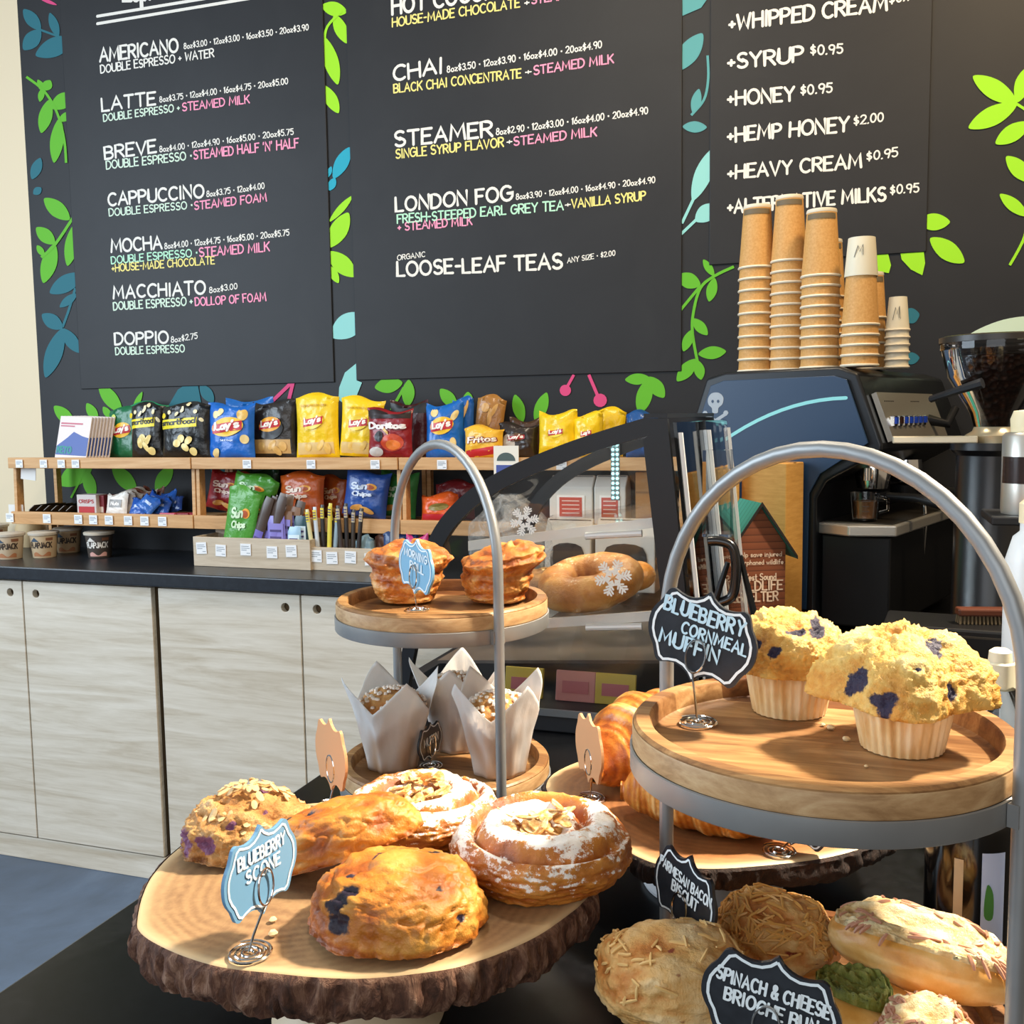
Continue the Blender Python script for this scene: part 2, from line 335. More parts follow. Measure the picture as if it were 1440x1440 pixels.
def stem(pts, w, k):
    P = catmull([Vector(p) for p in pts], 5, False) if len(pts) > 2 else [Vector(p) for p in pts]; l = []; r = []
    for i, p in enumerate(P):
        d = P[min(i + 1, len(P) - 1)] - P[max(i - 1, 0)]; n = Vector((-d.y, d.x)).normalized() * w / 2; l.append(p + n); r.append(p - n)
    for i in range(len(P) - 1): wpoly([l[i], l[i + 1], r[i + 1], r[i]], k)
for a in [((57, 42), (33, 13), 18, T_), ((57, 42), (33, 70), 22, T_), ((82, 52), (70, 18), 13, T_), ((104, 54), (50, 78), 27, T_), ((55, -3), (80, 7), 5, P_),
          ((63, 130), (53, 112), 9, G_), ((62, 127), (71, 113), 14, G_), ((60, 124), (56, 143), 9, G_), ((72, 152), (104, 132), 22, G_), ((70, 140), (58, 187), 19, G_), ((82, 170), (104, 158), 12, G_), ((84, 166), (76, 229), 19, G_),
          ((45, 252), (57, 222), 15, T_), ((47, 273), (58, 264), 11, T_), ((98, 309), (62, 279), 22, G_), ((77, 343), (51, 320), 19, G_), ((77, 343), (61, 398), 22, G_), ((62, 360), (52, 345), 9, G_), ((108, 312), (95, 374), 20, G_),
          ((116, 385), (70, 412), 24, T_), ((108, 413), (84, 432), 12, T_), ((88, 462), (59, 442), 20, T_), ((88, 462), (64, 531), 24, T_), ((88, 462), (112, 496), 18, T_),
          ((104, 597), (76, 571), 18, G_), ((137, 592), (122, 567), 14, G_), ((171, 580), (139, 540), 20, G_), ((156, 588), (145, 572), 10, G_), ((187, 578), (200, 551), 8, G_), ((300, 566), (282, 541), 16, T_),
          ((566, 538), (527, 545), 22, G_), ((573, 572), (575, 534), 18, G_), ((642, 573), (619, 547), 18, G_), ((658, 572), (658, 551), 14, G_), ((690, 604), (700, 579), 13, G_), ((735, 594), (724, 555), 17, G_), ((753, 594), (769, 552), 18, G_),
          ((914, 532), (879, 534), 16, G_), ((913, 532), (899, 582), 22, G_), ((912, 530), (934, 559), 20, G_),
          ((488, 17), (452, 8), 20, B_), ((470, 20), (488, 61), 18, B_), ((456, 52), (475, 119), 21, B_), ((455, 120), (476, 159), 18, B_), ((469, 251), (492, 207), 19, A_), ((460, 250), (466, 234), 7, A_), ((471, 250), (463, 268), 11, A_),
          ((463, 312), (496, 275), 10, B_), ((463, 348), (490, 299), 25, B_), ((462, 354), (500, 389), 25, B_), ((463, 374), (476, 398), 12, B_), ((466, 474), (512, 442), 34, C_),
          ((950, 100), (988, 47), 28, T2_), ((975, 160), (983, 125), 14, T2_), ((960, 178), (994, 179), 16, T2_), ((974, 282), (1004, 208), 24, C_), ((978, 311), (1008, 288), 24, C_),
          ((952, 388), (985, 401), 22, G_), ((1004, 388), (989, 365), 11, G_), ((1005, 391), (997, 424), 15, G_), ((974, 448), (995, 471), 15, G_), ((973, 464), (961, 494), 14, G_), ((982, 498), (1021, 494), 18, G_), ((979, 505), (952, 536), 19, G_), ((981, 507), (986, 534), 15, G_),
          ((1430, 145), (1368, 107), 28, B_), ((1430, 146), (1362, 180), 27, B_), ((1430, 144), (1446, 94), 22, B_), ((1448, 172), (1400, 202), 24, B_), ((1452, 256), (1415, 220), 24, B_), ((1445, 304), (1406, 273), 18, B_), ((1290, 312), (1336, 312), 24, B_), ((1308, 335), (1356, 369), 27, B_),
          ((1270, 446), (1293, 442), 22, T_), ((1270, 505), (1293, 503), 17, T_), ((130, 652), (84, 682), 30, G_), ((120, 660), (132, 702), 18, G_), ((158, 655), (192, 692), 22, G_), ((242, 655), (219, 690), 20, G_), ((296, 650), (320, 680), 18, T_), ((1352, 480), (1478, 448), 30, C2_), ((1428, 540), (1452, 508), 12, C2_)]: leaf(*a)
for pts, w, k in [([(57, 42), (95, 56)], 3, T_), ([(37, 108), (62, 128), (80, 158), (90, 195), (93, 229)], 3.5, G_), ([(58, 362), (78, 343), (104, 304)], 4, G_), ([(88, 460), (97, 435), (106, 405)], 3.5, T_), ([(96, 600), (115, 592), (160, 588), (190, 585)], 4, G_),
                  ([(380, 567), (410, 538)], 5, P_), ([(405, 567), (412, 538)], 5, P_), ([(568, 545), (550, 577)], 4, G_), ([(797, 545), (807, 527)], 4, P_), ([(842, 560), (828, 527)], 4.5, P_), ([(480, 16), (460, 38), (456, 62)], 3.5, B_),
                  ([(972, 162), (990, 140), (996, 110), (995, 78)], 3.5, T2_), ([(976, 278), (959, 314)], 4, C_), ([(980, 308), (958, 329)], 4, C_), ([(1032, 375), (1005, 388), (985, 405), (975, 440), (974, 470), (982, 515)], 4, G_), ([(985, 402), (957, 436)], 4, G_),
                  ([(1428, 145), (1470, 172)], 4, B_), ([(1446, 300), (1440, 335), (1420, 373)], 4, B_), ([(120, 660), (100, 700)], 3, G_)]: stem(pts, w, k)
for pts, k in [([(236, 572), (250, 548), (262, 540), (278, 540), (284, 572)], T_), ([(476, 562), (477, 545), (485, 524), (501, 511), (502, 535), (509, 538), (501, 558), (494, 575)], C_), ([(955, -4), (999, -8), (986, 11), (958, 23)], T2_),
               ([(1264, 345), (1298, 345), (1301, 370), (1297, 387), (1281, 379), (1268, 365)], B_), ([(1227, 345), (1246, 345), (1253, 373), (1250, 384), (1233, 381)], B_)]: wpoly(pts, k)
for cx, cy, r in ((795, 549, 8), (844, 563, 9.5)): wpoly([(cx + r * cos(2 * pi * i / 14), cy + r * sin(2 * pi * i / 14)) for i in range(14)], P_)
o = mu.build('painted_foliage', LC, wall, smooth=False); o['kind'] = 'structure'

# three chalkboard menus mounted on the wall
INK = [M(c, .75) for c in ('#eceae2', '#d4ead6', '#ff9fc0', '#f3e487', '#b9eccd')]
PY = WY - .005
def board(x0, x1, zb, zt, label):
    t = thing('chalkboard', label, 'menu board', ((x0 + x1) / 2, WY, zb), group='chalkboard menu panels')
    q = MB(); q.box(x0 - t.location.x, x1 - t.location.x, -.005, -.0002, 0, zt - zb); bevel(q.build('panel', board_black, t, False), .002)
    return t
b1 = board(gy(111, 500, PY).x, gy(461, 250, PY).x, gy(270, 543, PY).z, 3.3, 'black chalkboard listing espresso drinks from AMERICANO down to DOPPIO')
b2 = board(gy(492, 220, PY).x, gy(959, 200, PY).x, gy(750, 528, PY).z, 3.3, 'black chalkboard listing CHAI, STEAMER, LONDON FOG and LOOSE-LEAF TEAS')
b3 = board(gy(998, 200, PY).x, gy(1303, 340, PY).x, gy(1270, 356, PY).z, 3.3, 'black chalkboard listing add-ons from WHIPPED CREAM to ALTERNATIVE MILKS')
def line(b, items):
    for i, (txt, x0, y0, x1, y1, h, k) in enumerate(items):
        a, c = gy(x0, y0, PY), gy(x1, y1, PY); hh = (gy(x0, y0 - h, PY) - a).length
        q = MB(); write_on(q, txt, a - b.location, c - b.location, hh, (0, 0, 1), (0, -1, 0), .098 if h > 13 else .09, 0, seed=i + int(x0))
        q.build('menu_lettering', INK[k], b, False)
PR = lambda *a: ' * '.join('%soz$%s' % (s, p) for s, p in zip(('8', '12', '16', '20'), a))
line(b1, [('Espresso', 175, 2, 262, -10, 34, 0), ('AMERICANO', 141, 87, 251, 73, 18, 0), (PR('3.00', '3.00', '3.50', '3.90'), 259, 69, 434, 42, 8, 0), ('DOUBLE ESPRESSO + WATER', 142, 103, 301, 80, 11, 0),
          ('LATTE', 144, 156, 219, 147, 17, 0), (PR('3.75', '4.00', '4.75', '5.00'), 225, 144, 405, 118, 8, 0), ('DOUBLE ESPRESSO +', 146, 171, 253, 156, 10, 1), ('STEAMED MILK', 257, 156, 351, 145, 11, 2),
          ('BREVE', 148, 224, 220, 214, 17, 0), (PR('4.00', '4.90', '5.00', '5.75'), 225, 214, 413, 189, 8, 0), ('DOUBLE ESPRESSO *', 150, 238, 270, 224, 11, 1), ("STEAMED HALF 'N' HALF", 273, 224, 420, 207, 12, 2),
          ('CAPPUCCINO', 153, 289, 287, 277, 17, 0), ('8oz$3.75 * 12oz$4.00', 291, 277, 372, 265, 8, 0), ('DOUBLE ESPRESSO *', 154, 304, 271, 293, 10, 1), ('STEAMED FOAM', 274, 295, 375, 283, 11, 2),
          ('MOCHA', 157, 355, 228, 350, 17, 0), (PR('4.00', '4.75', '5.00', '5.75'), 232, 350, 407, 331, 8, 0), ('DOUBLE ESPRESSO *', 157, 371, 278, 360, 10, 4), ('STEAMED MILK', 281, 361, 379, 353, 12, 2), ('+HOUSE-MADE CHOCOLATE', 158, 382, 302, 371, 10, 3),
          ('MACCHIATO', 160, 420, 289, 413, 17, 0), ('8oz$3.00', 295, 412, 334, 406, 8, 0), ('DOUBLE ESPRESSO +', 160, 436, 271, 429, 11, 1), ('DOLLOP OF FOAM', 275, 430, 374, 423, 11, 2),
          ('DOPPIO', 162, 485, 237, 482, 16, 0), ('8oz$2.75', 241, 482, 278, 476, 8, 0), ('DOUBLE ESPRESSO', 163, 499, 260, 495, 10, 1)])
q = MB()
for p0, p1 in (((137, 23), (440, -27)), ((137, 33.5), (440, -17))):
    a, c = gy(*p0, PY), gy(*p1, PY); s = (c - a).length
    ink(q, [[(0, 0), (1, 0)]], lambda x, y: a - b1.location + (c - a) * x + Vector((0, -.0008, s * y)), .0045 / s)
q.build('heading_rule', INK[0], b1, False)
line(b2, [('HOT COCOA', 552, 20, 698, -3, 22, 0), ('HOUSE-MADE CHOCOLATE', 552, 38, 731, 10, 12, 3), ('+', 738, 9, 744, 8, 11, 0), ('STEAMED MILK', 748, 6, 852, -10, 12, 2),
          ('CHAI', 554, 114, 621, 102, 20, 0), (PR('3.50', '3.90', '4.00', '4.90'), 629, 102, 846, 67, 9, 0), ('BLACK CHAI CONCENTRATE', 554, 131, 733, 109, 12, 3), ('+', 739, 106, 747, 105, 10, 0), ('STEAMED MILK', 751, 105, 863, 88, 12, 2),
          ('STEAMER', 556, 206, 692, 191, 20, 0), (PR('2.90', '3.00', '4.00', '4.90'), 698, 190, 911, 160, 9, 0), ('SINGLE SYRUP FLAVOR', 557, 223, 708, 206, 12, 3), ('+', 713, 204, 720, 203, 10, 0), ('STEAMED MILK', 723, 205, 839, 191, 12, 2),
          ('LONDON FOG', 557, 297, 720, 282, 19, 0), (PR('3.90', '4.00', '4.90', '4.90'), 726, 281, 921, 257, 8, 0), ('FRESH-STEEPED EARL GREY TEA', 559, 314, 792, 295, 12, 4), ('+', 795, 292, 802, 291, 9, 0), ('VANILLA SYRUP', 804, 293, 908, 281, 12, 3), ('+ STEAMED MILK', 560, 325, 664, 316, 11, 2),
          ('ORGANIC', 559, 366, 598, 361, 7, 0), ('LOOSE-LEAF TEAS', 559, 388, 790, 377, 19, 0), ('ANY SIZE * $2.00', 798, 370, 865, 359, 7, 0)])
line(b3, [('+WHIPPED CREAM', 1026, 43, 1247, 14, 20, 0), ('$0.75', 1251, 5, 1292, -2, 13, 0), ('+SYRUP', 1024, 97, 1129, 86, 20, 0), ('$0.95', 1140, 77, 1185, 75, 13, 0), ('+HONEY', 1024, 148, 1117, 141, 19, 0), ('$0.95', 1126, 133, 1170, 130, 13, 0),
          ('+HEMP HONEY', 1024, 200, 1193, 184, 19, 0), ('$2.00', 1201, 176, 1242, 170, 12, 0), ('+HEAVY CREAM', 1024, 252, 1211, 235, 18, 0), ('$0.95', 1219, 226, 1262, 220, 12, 0), ('+ALTERNATIVE MILKS', 1024, 300, 1245, 282, 18, 0), ('$0.95', 1252, 273, 1292, 270, 12, 0)])

# ------------------------------------------------------------------ base cabinets under the snack counter
CY = 2.33
def holed_door(name, x0, x1, z0, z1, hx, hz, r, parent):
    bm = bmesh.new(); t = .018
    o4 = [bm.verts.new((x, 0, z)) for x, z in ((x0, z0), (x1, z0), (x1, z1), (x0, z1))]
    hc = [bm.verts.new((hx + r * cos(2 * pi * i / 20), 0, hz + r * sin(2 * pi * i / 20))) for i in range(20)]
    es = [bm.edges.new((l[i], l[(i + 1) % len(l)])) for l in (o4, hc) for i in range(len(l))]
    g = bmesh.ops.triangle_fill(bm, use_beauty=True, edges=es)
    fs = [f for f in bm.faces if (f.calc_center_median() - Vector((hx, 0, hz))).length > r * .5]
    bmesh.ops.delete(bm, geom=[f for f in bm.faces if f not in fs], context='FACES_ONLY')
    ex = bmesh.ops.extrude_face_region(bm, geom=list(bm.faces))
    for q in ex['geom']:
        if isinstance(q, bmesh.types.BMVert): q.co.y += t
    bmesh.ops.recalc_face_normals(bm, faces=bm.faces)
    me = bpy.data.meshes.new(name); bm.to_mesh(me); bm.free(); me.materials.append(ply)
    o = bpy.data.objects.new(name, me); COL.objects.link(o); o.parent = parent; return o
def cabinet(x0, x1, label):
    t = thing('base_cabinet', label, 'cabinet', (x0, CY, 0), group='plywood cabinets under the snack counter'); w = x1 - x0
    q = MB(); q.box(.004, w - .004, .022, .40, .075, .882); q.build('carcass', M('#6e5a40', .7), t, False)
    q = MB(); q.box(0, w, .004, .022, 0, .072); bevel(q.build('plinth', ply, t, False), .002)
    mid = w / 2
    for a, b, hx in ((.004, mid - .0025, mid - .048), (mid + .0025, w - .004, mid + .050)):
        bevel(holed_door('door', a, b, .077, .878, hx, .842, .0125, t), .0015)
    return t
cabinet(-2.832, -1.888, 'pale plywood cabinet at the left end under the cups of instant oats')
cabinet(-1.872, -.938, 'pale plywood cabinet under the wooden bin of snack bars')
cabinet(-.930, -.640, 'pale plywood cabinet seen between the pastry stands and the display case')
q = MB(); q.box(-3.2, -.62, 2.31, WY - .002, .885, .925)
o = bevel(q.build('snack_countertop', bluetop, None, False), .004); tag(o, 'long dark blue-black countertop over the plywood cabinets', 'countertop')

# service counter with black top, running from the viewer to the wall
q = MB(); q.box(-.636, 1.6, -.3, 2.306, .862, .9)
o = bevel(q.build('service_countertop', blacktop, None, False), .003); tag(o, 'wide black countertop carrying the pastry stands and slices of wood', 'countertop')
q = MB(); q.box(-.615, 1.58, -.28, 2.30, 0, .861)
o = q.build('service_counter_base', M('#16171a', .6), None, False); tag(o, 'black counter base under the pastry countertop', 'counter')
q = MB(); q.box(-.618, 1.6, 2.307, WY - .002, .0, .9)
o = bevel(q.build('machine_counter', blacktop, None, False), .003); tag(o, 'black back counter under the espresso machine and coffee bags', 'counter')
# ================================================================== SNACK SHELVES
SY = 2.50; ZT = 1.243
TAGP = [M('#eef0f2', .6), M('#8f979f', .6)]
def price_tag(parent, x, z, w=.03, h=.026, y=-.0025, tilt=0):
    q = MB(); q.box(-w / 2, w / 2, -.0012, 0, -h / 2, h / 2)
    for i, (a, b, zz) in enumerate(((-.4, .3, .28), (-.4, .4, .12), (-.4, .1, -.04), (.1, .42, -.3))): q.box(a * w, b * w, -.0016, -.0012, zz * h - .0009, zz * h + .0009, 1)
    o = q.build('price_tag', TAGP, parent, False); o.location = (x, y, z); o.rotation_euler = (0, tilt, 0); return o
def shelf_unit(x0, x1, label, tags_t, tags_l, lower=True):
    t = thing('snack_shelf', label, 'shelf', (x0, SY, .925), group='oak snack shelves on the counter'); w = x1 - x0; z = lambda v: v - .925
    q = MB(); q.box(0, w, 0, .014, z(1.209), z(ZT)); q.box(0, w, .014, .215, z(1.222), z(1.236)); bevel(q.build('top_board', oak, t, False), .0015)
    q = MB(); q.box(0, w, 0, .014, z(1.030), z(1.070)); q.box(.012, w - .012, .014, .215, z(1.044), z(1.058)); bevel(q.build('lower_board', oak, t, False), .0015)
    for a in (.0, w - .012):
        q = MB()
        q.prism([(.016, z(1.0585)), (.020, z(1.2085)), (.048, z(1.2085)), (.046, z(1.0585))], lambda x, y, h, a=a: Vector((a + h, x, y)), .012); bevel(q.build('upright', oak, t, False), .0012)
        q = MB(); q.box(a, a + .012, .19, .212, 0, z(1.2215)); q.build('rear_post', oak, t, False)
        q = MB(); q.box(a, a + .012, .155, .18, 0, z(1.0435)); q.build('foot', oak, t, False)
    for px in tags_t: price_tag(t, gy(px, 650, SY).x - x0, z(1.224) , .028, .025)
    for px in tags_l: price_tag(t, gy(px, 730, SY).x - x0, z(1.050), .030, .028)
    return t
sh1 = shelf_unit(-2.560, -1.866, 'oak snack shelf at the left end, packed with sachets and black popcorn bags', (28, 62, 87, 107), (15, 67, 111, 132, 154, 181, 204, 229))
sh2 = shelf_unit(-1.862, -1.187, 'oak snack shelf in the middle, with yellow crisp bags on top', (348, 438, 528), ())
sh3 = shelf_unit(-1.183, -.40, 'oak snack shelf behind the curved glass of the pastry case', (622, 790), ())

def bin_(x0, x1, z1, y0, tags, label):
    t = thing('snack_bin', label, 'bin', (x0, y0, .9255), group='oak bins on the counter'); w = x1 - x0; h = z1 - .9255
    q = MB(); q.box(0, w, 0, .008, 0, h); price = bevel(q.build('front_panel', oakg, t, False), .001)
    q = MB(); q.box(0, w, .112, .12, 0, h + .01); q.build('back_panel', oakg, t, False)
    for a in (0, w - .008):
        q = MB(); q.box(a, a + .008, .0082, .1118, 0, h); q.build('side_panel', oakg, t, False)
    q = MB(); q.box(.0082, w - .0082, .0082, .1118, 0, .006); q.build('bottom_panel', oakg, t, False)
    for i, px in enumerate(tags): price_tag(t, gy(px, 775, y0).x - x0, h * (.62 if i % 2 == 0 else .56), .035, .034, -.0012, random.Random(px).uniform(-.05, .05))
    return t
oakg = wood('greyed_oak', '#b7a58c', '#c9b9a2', '#d6c9b5', (2, 26, 26), 1.6, .5, .06)
BY = 2.455
bin_(gy(272, 775, BY).x, gy(436, 775, BY).x, gy(350, 757, BY).z, BY, (284, 311, 346, 383, 410), 'large pale oak bin holding purple-labelled snack bars')
bin_(gy(438, 775, BY + .01).x, gy(600, 775, BY + .01).x, gy(460, 770, BY + .01).z, BY + .01, (445, 467, 493, 521), 'lower pale oak bin holding meat sticks in yellow and silver wrappers')

# ------------------------------------------------------------------ crisp bags
class Bag:
    def __init__(s, name, label, cat, w, h, d, col, loc, rz=0, rx=-.06, ry=0, group=None, seed=0, back=None, metal=.0, col2=None, rough=.3):
        s.w, s.h, s.d, s.sd = w, h, d, seed
        s.t = thing(name, label, cat, loc, rz, group, rx, ry)
        q = MB(); N = 22
        q.grid(lambda u, v: s.S(u * 2 - 1, v * 2 - 1), N, N + 4, 0)
        q.grid(lambda u, v: s.S(u * 2 - 1, v * 2 - 1, -1), N, N + 4, 1)
        x = NT('foil_' + name); c = x.co(); nz = x.noise(c, 26, 3, .55)
        if col2: x.base(x.mix(x.ramp(x.n('ShaderNodeSeparateXYZ').outputs[2], [(0, '#000000'), (1, '#ffffff')]) if 0 else nz, col, col2))
        else: x.base(col)
        x.bump(nz, .35, .012); fr = x.p(rough, metal, spec=.6)
        q.build('pouch', [fr, back or fr], s.t, True, 60)
        mm = s.t.matrix_basis; zmin = min((mm @ Vector(v)).z for v in q.v); s.t.location.z += loc[2] - zmin + .0006   # rest the lowest fold on the shelf
        s.lev = 0
    def S(s, u, v, side=1, off=0):
        q = max(0, 1 - abs(u) ** 2.6) * max(0, 1 - abs(v) ** 4)
        n = NZ.noise(Vector((u * 2.2 + s.sd, v * 2.2, s.sd * 1.7))) * .5 + NZ.noise(Vector((u * 5 + s.sd, v * 5, 3.1 + side))) * .25
        y = -side * s.d * (.5 * q ** .6 * (1 + .45 * n) + .02)
        pinch = 1 - .05 * (1 - v * v) + .02 * n
        x = u * s.w / 2 * pinch; z = (v + 1) / 2 * s.h
        if abs(v) > .9: y += .0025 * sin(u * 60) + .006 * sin(u * 5 + s.sd) * (v > 0)
        return Vector((x, y - side * off, z + (.008 * sin(u * 3 + s.sd) if v > .8 else 0)))
    def f(s, off): return lambda x, y: s.S(x, y, 1, off)
    def part(s, name, fill): 
        s.lev += 1; q = MB(); mats = fill(q, s.lev * .0006 + .0008); q.build(name, mats, s.t, True, 80); return s
    def ell(s, name, cx, cy, rx, ry, col, rot=0, rough=.35):
        def F(q, off):
            def fn(u, v):
                a = 2 * pi * u; X, Y = rx * v * cos(a), ry * v * sin(a)
                return s.S(cx + X * cos(rot) - Y * sin(rot), cy + X * sin(rot) + Y * cos(rot), 1, off)
            q.grid(fn, 20, 5, wu=True); return M(col, rough)
        return s.part(name, F)
    def rect(s, name, x0, y0, x1, y1, col, sk=0, rough=.35):
        def F(q, off):
            q.grid(lambda u, v: s.S(x0 + (x1 - x0) * u, y0 + (y1 - y0) * v + sk * (x0 + (x1 - x0) * u), 1, off), 10, 6); return M(col, rough)
        return s.part(name, F)
    def txt(s, text, x0, y0, x1, h, col, r=.11, sk=0, name='lettering', gap=.14):
        def F(q, off):
            st, w = layout(text, gap, .03); k = (x1 - x0) / w
            st2 = []
            for p in st:
                o = []
                for i in range(len(p) - 1):
                    for j in range(2): o.append((p[i][0] + (p[i + 1][0] - p[i][0]) * j / 2, p[i][1] + (p[i + 1][1] - p[i][1]) * j / 2))
                st2.append(o + [p[-1]])
            ink(q, st2, lambda x, y: s.S(x0 + x * k, y0 + h * y + sk * x * k, 1, off), (r * h / k * s.h / s.w if 0 else r, r)); return M(col, .4)
        return s.part(name, F)
    def chips(s, pts, col='#e9c873', r=.13):
        for i, (cx, cy) in enumerate(pts): s.ell('printed_chip', cx, cy, r * s.h / s.w * (1 + .2 * (i % 2)), r * (1 - .2 * (i % 2)), col, i * .8)
        return s
def bagpx(name, label, x0, x1, yt, yb, Y, d, col, cat='crisp bag', z=None, **k):
    a, b = gy(x0, (yt + yb) / 2, Y), gy(x1, (yt + yb) / 2, Y); top, bot = gy((x0 + x1) / 2, yt, Y), gy((x0 + x1) / 2, yb, Y)
    zb = bot.z if z is None else z
    return Bag(name, label, cat, b.x - a.x, top.z - zb, d, col, ((a.x + b.x) / 2, Y, zb), **k)
def lays(b, oval='#f6c21a', ban='#c3202b', chips=True, oy=.1, s=1, tc='#fff6ea'):
    s *= 1.22
    b.ell('logo_oval', 0, oy, .50 * s, .25 * s, oval, .12); b.rect('logo_banner', -.46 * s, oy - .13 * s, .46 * s, oy + .11 * s, ban, .12)
    b.txt("Lay's", -.38 * s, oy - .09 * s, .36 * s, .19 * s, tc, .13, .12); return b
TOPZ = 1.2365; G1 = 'crisp bags standing on top of the oak shelves'
# thin sachet packets leaned in a row
sx = gy(76, 600, SY + .03)
for i in range(8):
    px = 73 + i * 4.6; p = gy(px + 24, 618, SY + .05 + i * .009)
    t = thing('sachet_packet', ('front' if i == 0 else ['', 'second', 'third', 'fourth', 'fifth', 'sixth', 'seventh', 'last'][i]) + ' white and blue sachet packet of the fanned row at the shelf end', 'packet', (p.x, SY + .05 + i * .009, TOPZ), 0, 'white sachet packets on the top shelf', -.22, .05)
    q = MB(); q.box(-.062, .062, 0, .005, 0, .138); bevel(q.build('sleeve', M('#e6dcd8', .5), t, False), .001)
    q = MB(); q.prism([(-.06, .012), (.06, .012), (.06, .07), (.035, .075), (.0, .088), (-.02, .07), (-.06, .04)], lambda x, y, h: Vector((x, -.0002 - h, y)), .0006); q.build('blue_panel', M('#4a63a8', .5), t, False)
    q = MB(); write_on(q, 'KETO', (-.055, 0, .018), (.0, 0, .018), .020, (0, 0, 1), (0, -1, 0), .13, lift=.0014); q.build('lettering', M('#1c8a86', .5), t, False)
    if i == 0:
        q = MB(); q.box(-.055, .03, -.0008, -.0001, .112, .117); q.box(-.055, .0, -.0008, -.0001, .104, .108); q.build('print_line', M('#c46a7a', .5), t, False)

lays(bagpx('crisp_bag', 'dark green crisp bag beside the sachet packets', 152, 196, 574, 640, 2.655, .03, '#0f6b41', z=TOPZ, group=G1, seed=1)).chips([(-.5, .62)], '#c9d86a', .12)
b = bagpx('crisp_bag', 'green crisp bag, only its top edge showing behind the black popcorn bags', 182, 236, 567, 640, 2.695, .03, '#128a58', z=TOPZ, group=G1, seed=2); b.rect('crimp_band', -.95, .80, .95, .9, '#0b5c39')
POP = M('#f1e5b8', .6)
for px0, px1, lab in ((184, 229, 'black popcorn bag next to the green crisp bag'), (227, 293, 'wider black popcorn bag next to the blue crisp bag')):
    b = bagpx('popcorn_bag', lab, px0, px1 + 2, 568, 640, 2.605 if px0 < 200 else 2.565, .045, '#111110', 'popcorn bag', z=TOPZ, group='black popcorn bags', seed=px0)
    b.rect('name_banner', -.96, .12, .62, .46, '#f2df1f', .06); b.txt('smartfood', -.9, .2, .56, .2, '#1a1a12', .1, .06, gap=.1)
    b.chips([(-.55, .68), (.0, .75), (.55, .7), (.8, .4), (.25, .88), (-.2, .62)], '#efe2b2', .08); b.chips([(.0, -.28), (.32, -.35), (-.15, -.45), (.2, -.6), (.5, -.75)], '#f0d98c', .15)
    b.chips([(-.75, .55)], '#f0d31a', .1)
b = bagpx('crisp_bag', 'blue crisp bag behind, its crimped top rising over the front blue bag', 316, 384, 562, 640, 2.695, .03, '#1a67b8', z=TOPZ, group=G1, seed=5)
b = bagpx('crisp_bag', 'blue crisp bag with a yellow oval, left of the dark barbecue bag', 293, 358, 569, 640, 2.57, .05, '#0f66c4', z=TOPZ, group=G1, seed=4)
b.chips([(-.55, .62), (-.35, .7)], '#f3dda0', .14); b.chips([(.62, .6)], '#eabf62', .22); b.chips([(.72, -.3), (-.55, -.8)], '#f0d794', .17); lays(b, s=1.15, oy=.16); b.txt('Salt & Vinegar', -.3, -.36, .3, .06, '#e8f0fa', .11)
b = bagpx('crisp_bag', 'black crisp bag in shadow behind the dark barbecue bag', 380, 424, 564, 640, 2.695, .03, '#1b1512', z=TOPZ, group=G1, seed=7)
b = bagpx('crisp_bag', 'clear-bottomed black barbecue crisp bag beside the yellow bags', 353, 416, 565, 640, 2.615, .045, '#2a2624', z=TOPZ, group=G1, seed=6)
b.rect('chip_window', -.85, -.85, .85, -.35, '#c9a468'); b.chips([(-.4, -.6), (.1, -.55), (.55, -.6), (.3, -.75)], '#d9b26a', .16); b.ell('label_patch', 0, .05, .6, .4, '#171514'); lays(b, oval='#e9a51e', oy=.18, s=.85)
for x0, x1, yt, lab, sd in ((416, 477, 556, 'tall yellow crisp bag, left one of the pair on the middle shelf', 8), (476, 536, 562, 'yellow crisp bag leaning beside the red tortilla chip bag', 9)):
    b = bagpx('crisp_bag', lab, x0, x1, yt, 640, 2.60, .05, '#f5cf16', z=TOPZ, group=G1, seed=sd, ry=.06 if sd == 9 else -.02)
    b.rect('chip_window', -.85, -.9, .85, -.52, '#dfc07a'); b.chips([(-.3, -.66), (.3, -.62), (.6, -.72)], '#e6c26a', .14); b.txt('CLASSIC POTATO CHIPS', -.6, .62, .6, .06, '#b98a10', .1); lays(b, oval='#f8dc4a', oy=.14, s=.8)
b = bagpx('tortilla_chip_bag', 'dark maroon bag with black crimped top behind the red tortilla chip bag', 548, 602, 566, 640, 2.695, .03, '#3b0d14', 'crisp bag', z=TOPZ, group=G1, seed=11); b.rect('crimp_band', -.97, .6, .97, .9, '#16181a')
b = bagpx('tortilla_chip_bag', 'red tortilla chip bag with white lettering', 517, 580, 576, 640, 2.55, .05, '#8d1620', 'crisp bag', z=TOPZ, group=G1, seed=10)
b.rect('crimp_band', -.97, .62, .97, .9, '#241514'); b.ell('flame_print', .25, -.35, .5, .35, '#c8431c'); b.ell('flame_print', .3, -.45, .32, .2, '#e57a2a'); b.ell('printed_shadow', -.35, -.1, .2, .22, '#1d1414'); b.rect('printed_chip', -.3, .02, .1, .16, '#e6b765', -.8); b.txt('Doritos', -.85, .22, .8, .24, '#f7f1ec', .14, .0); b.ell('chip_window', -.5, -.72, .35, .2, '#c9c4bd')
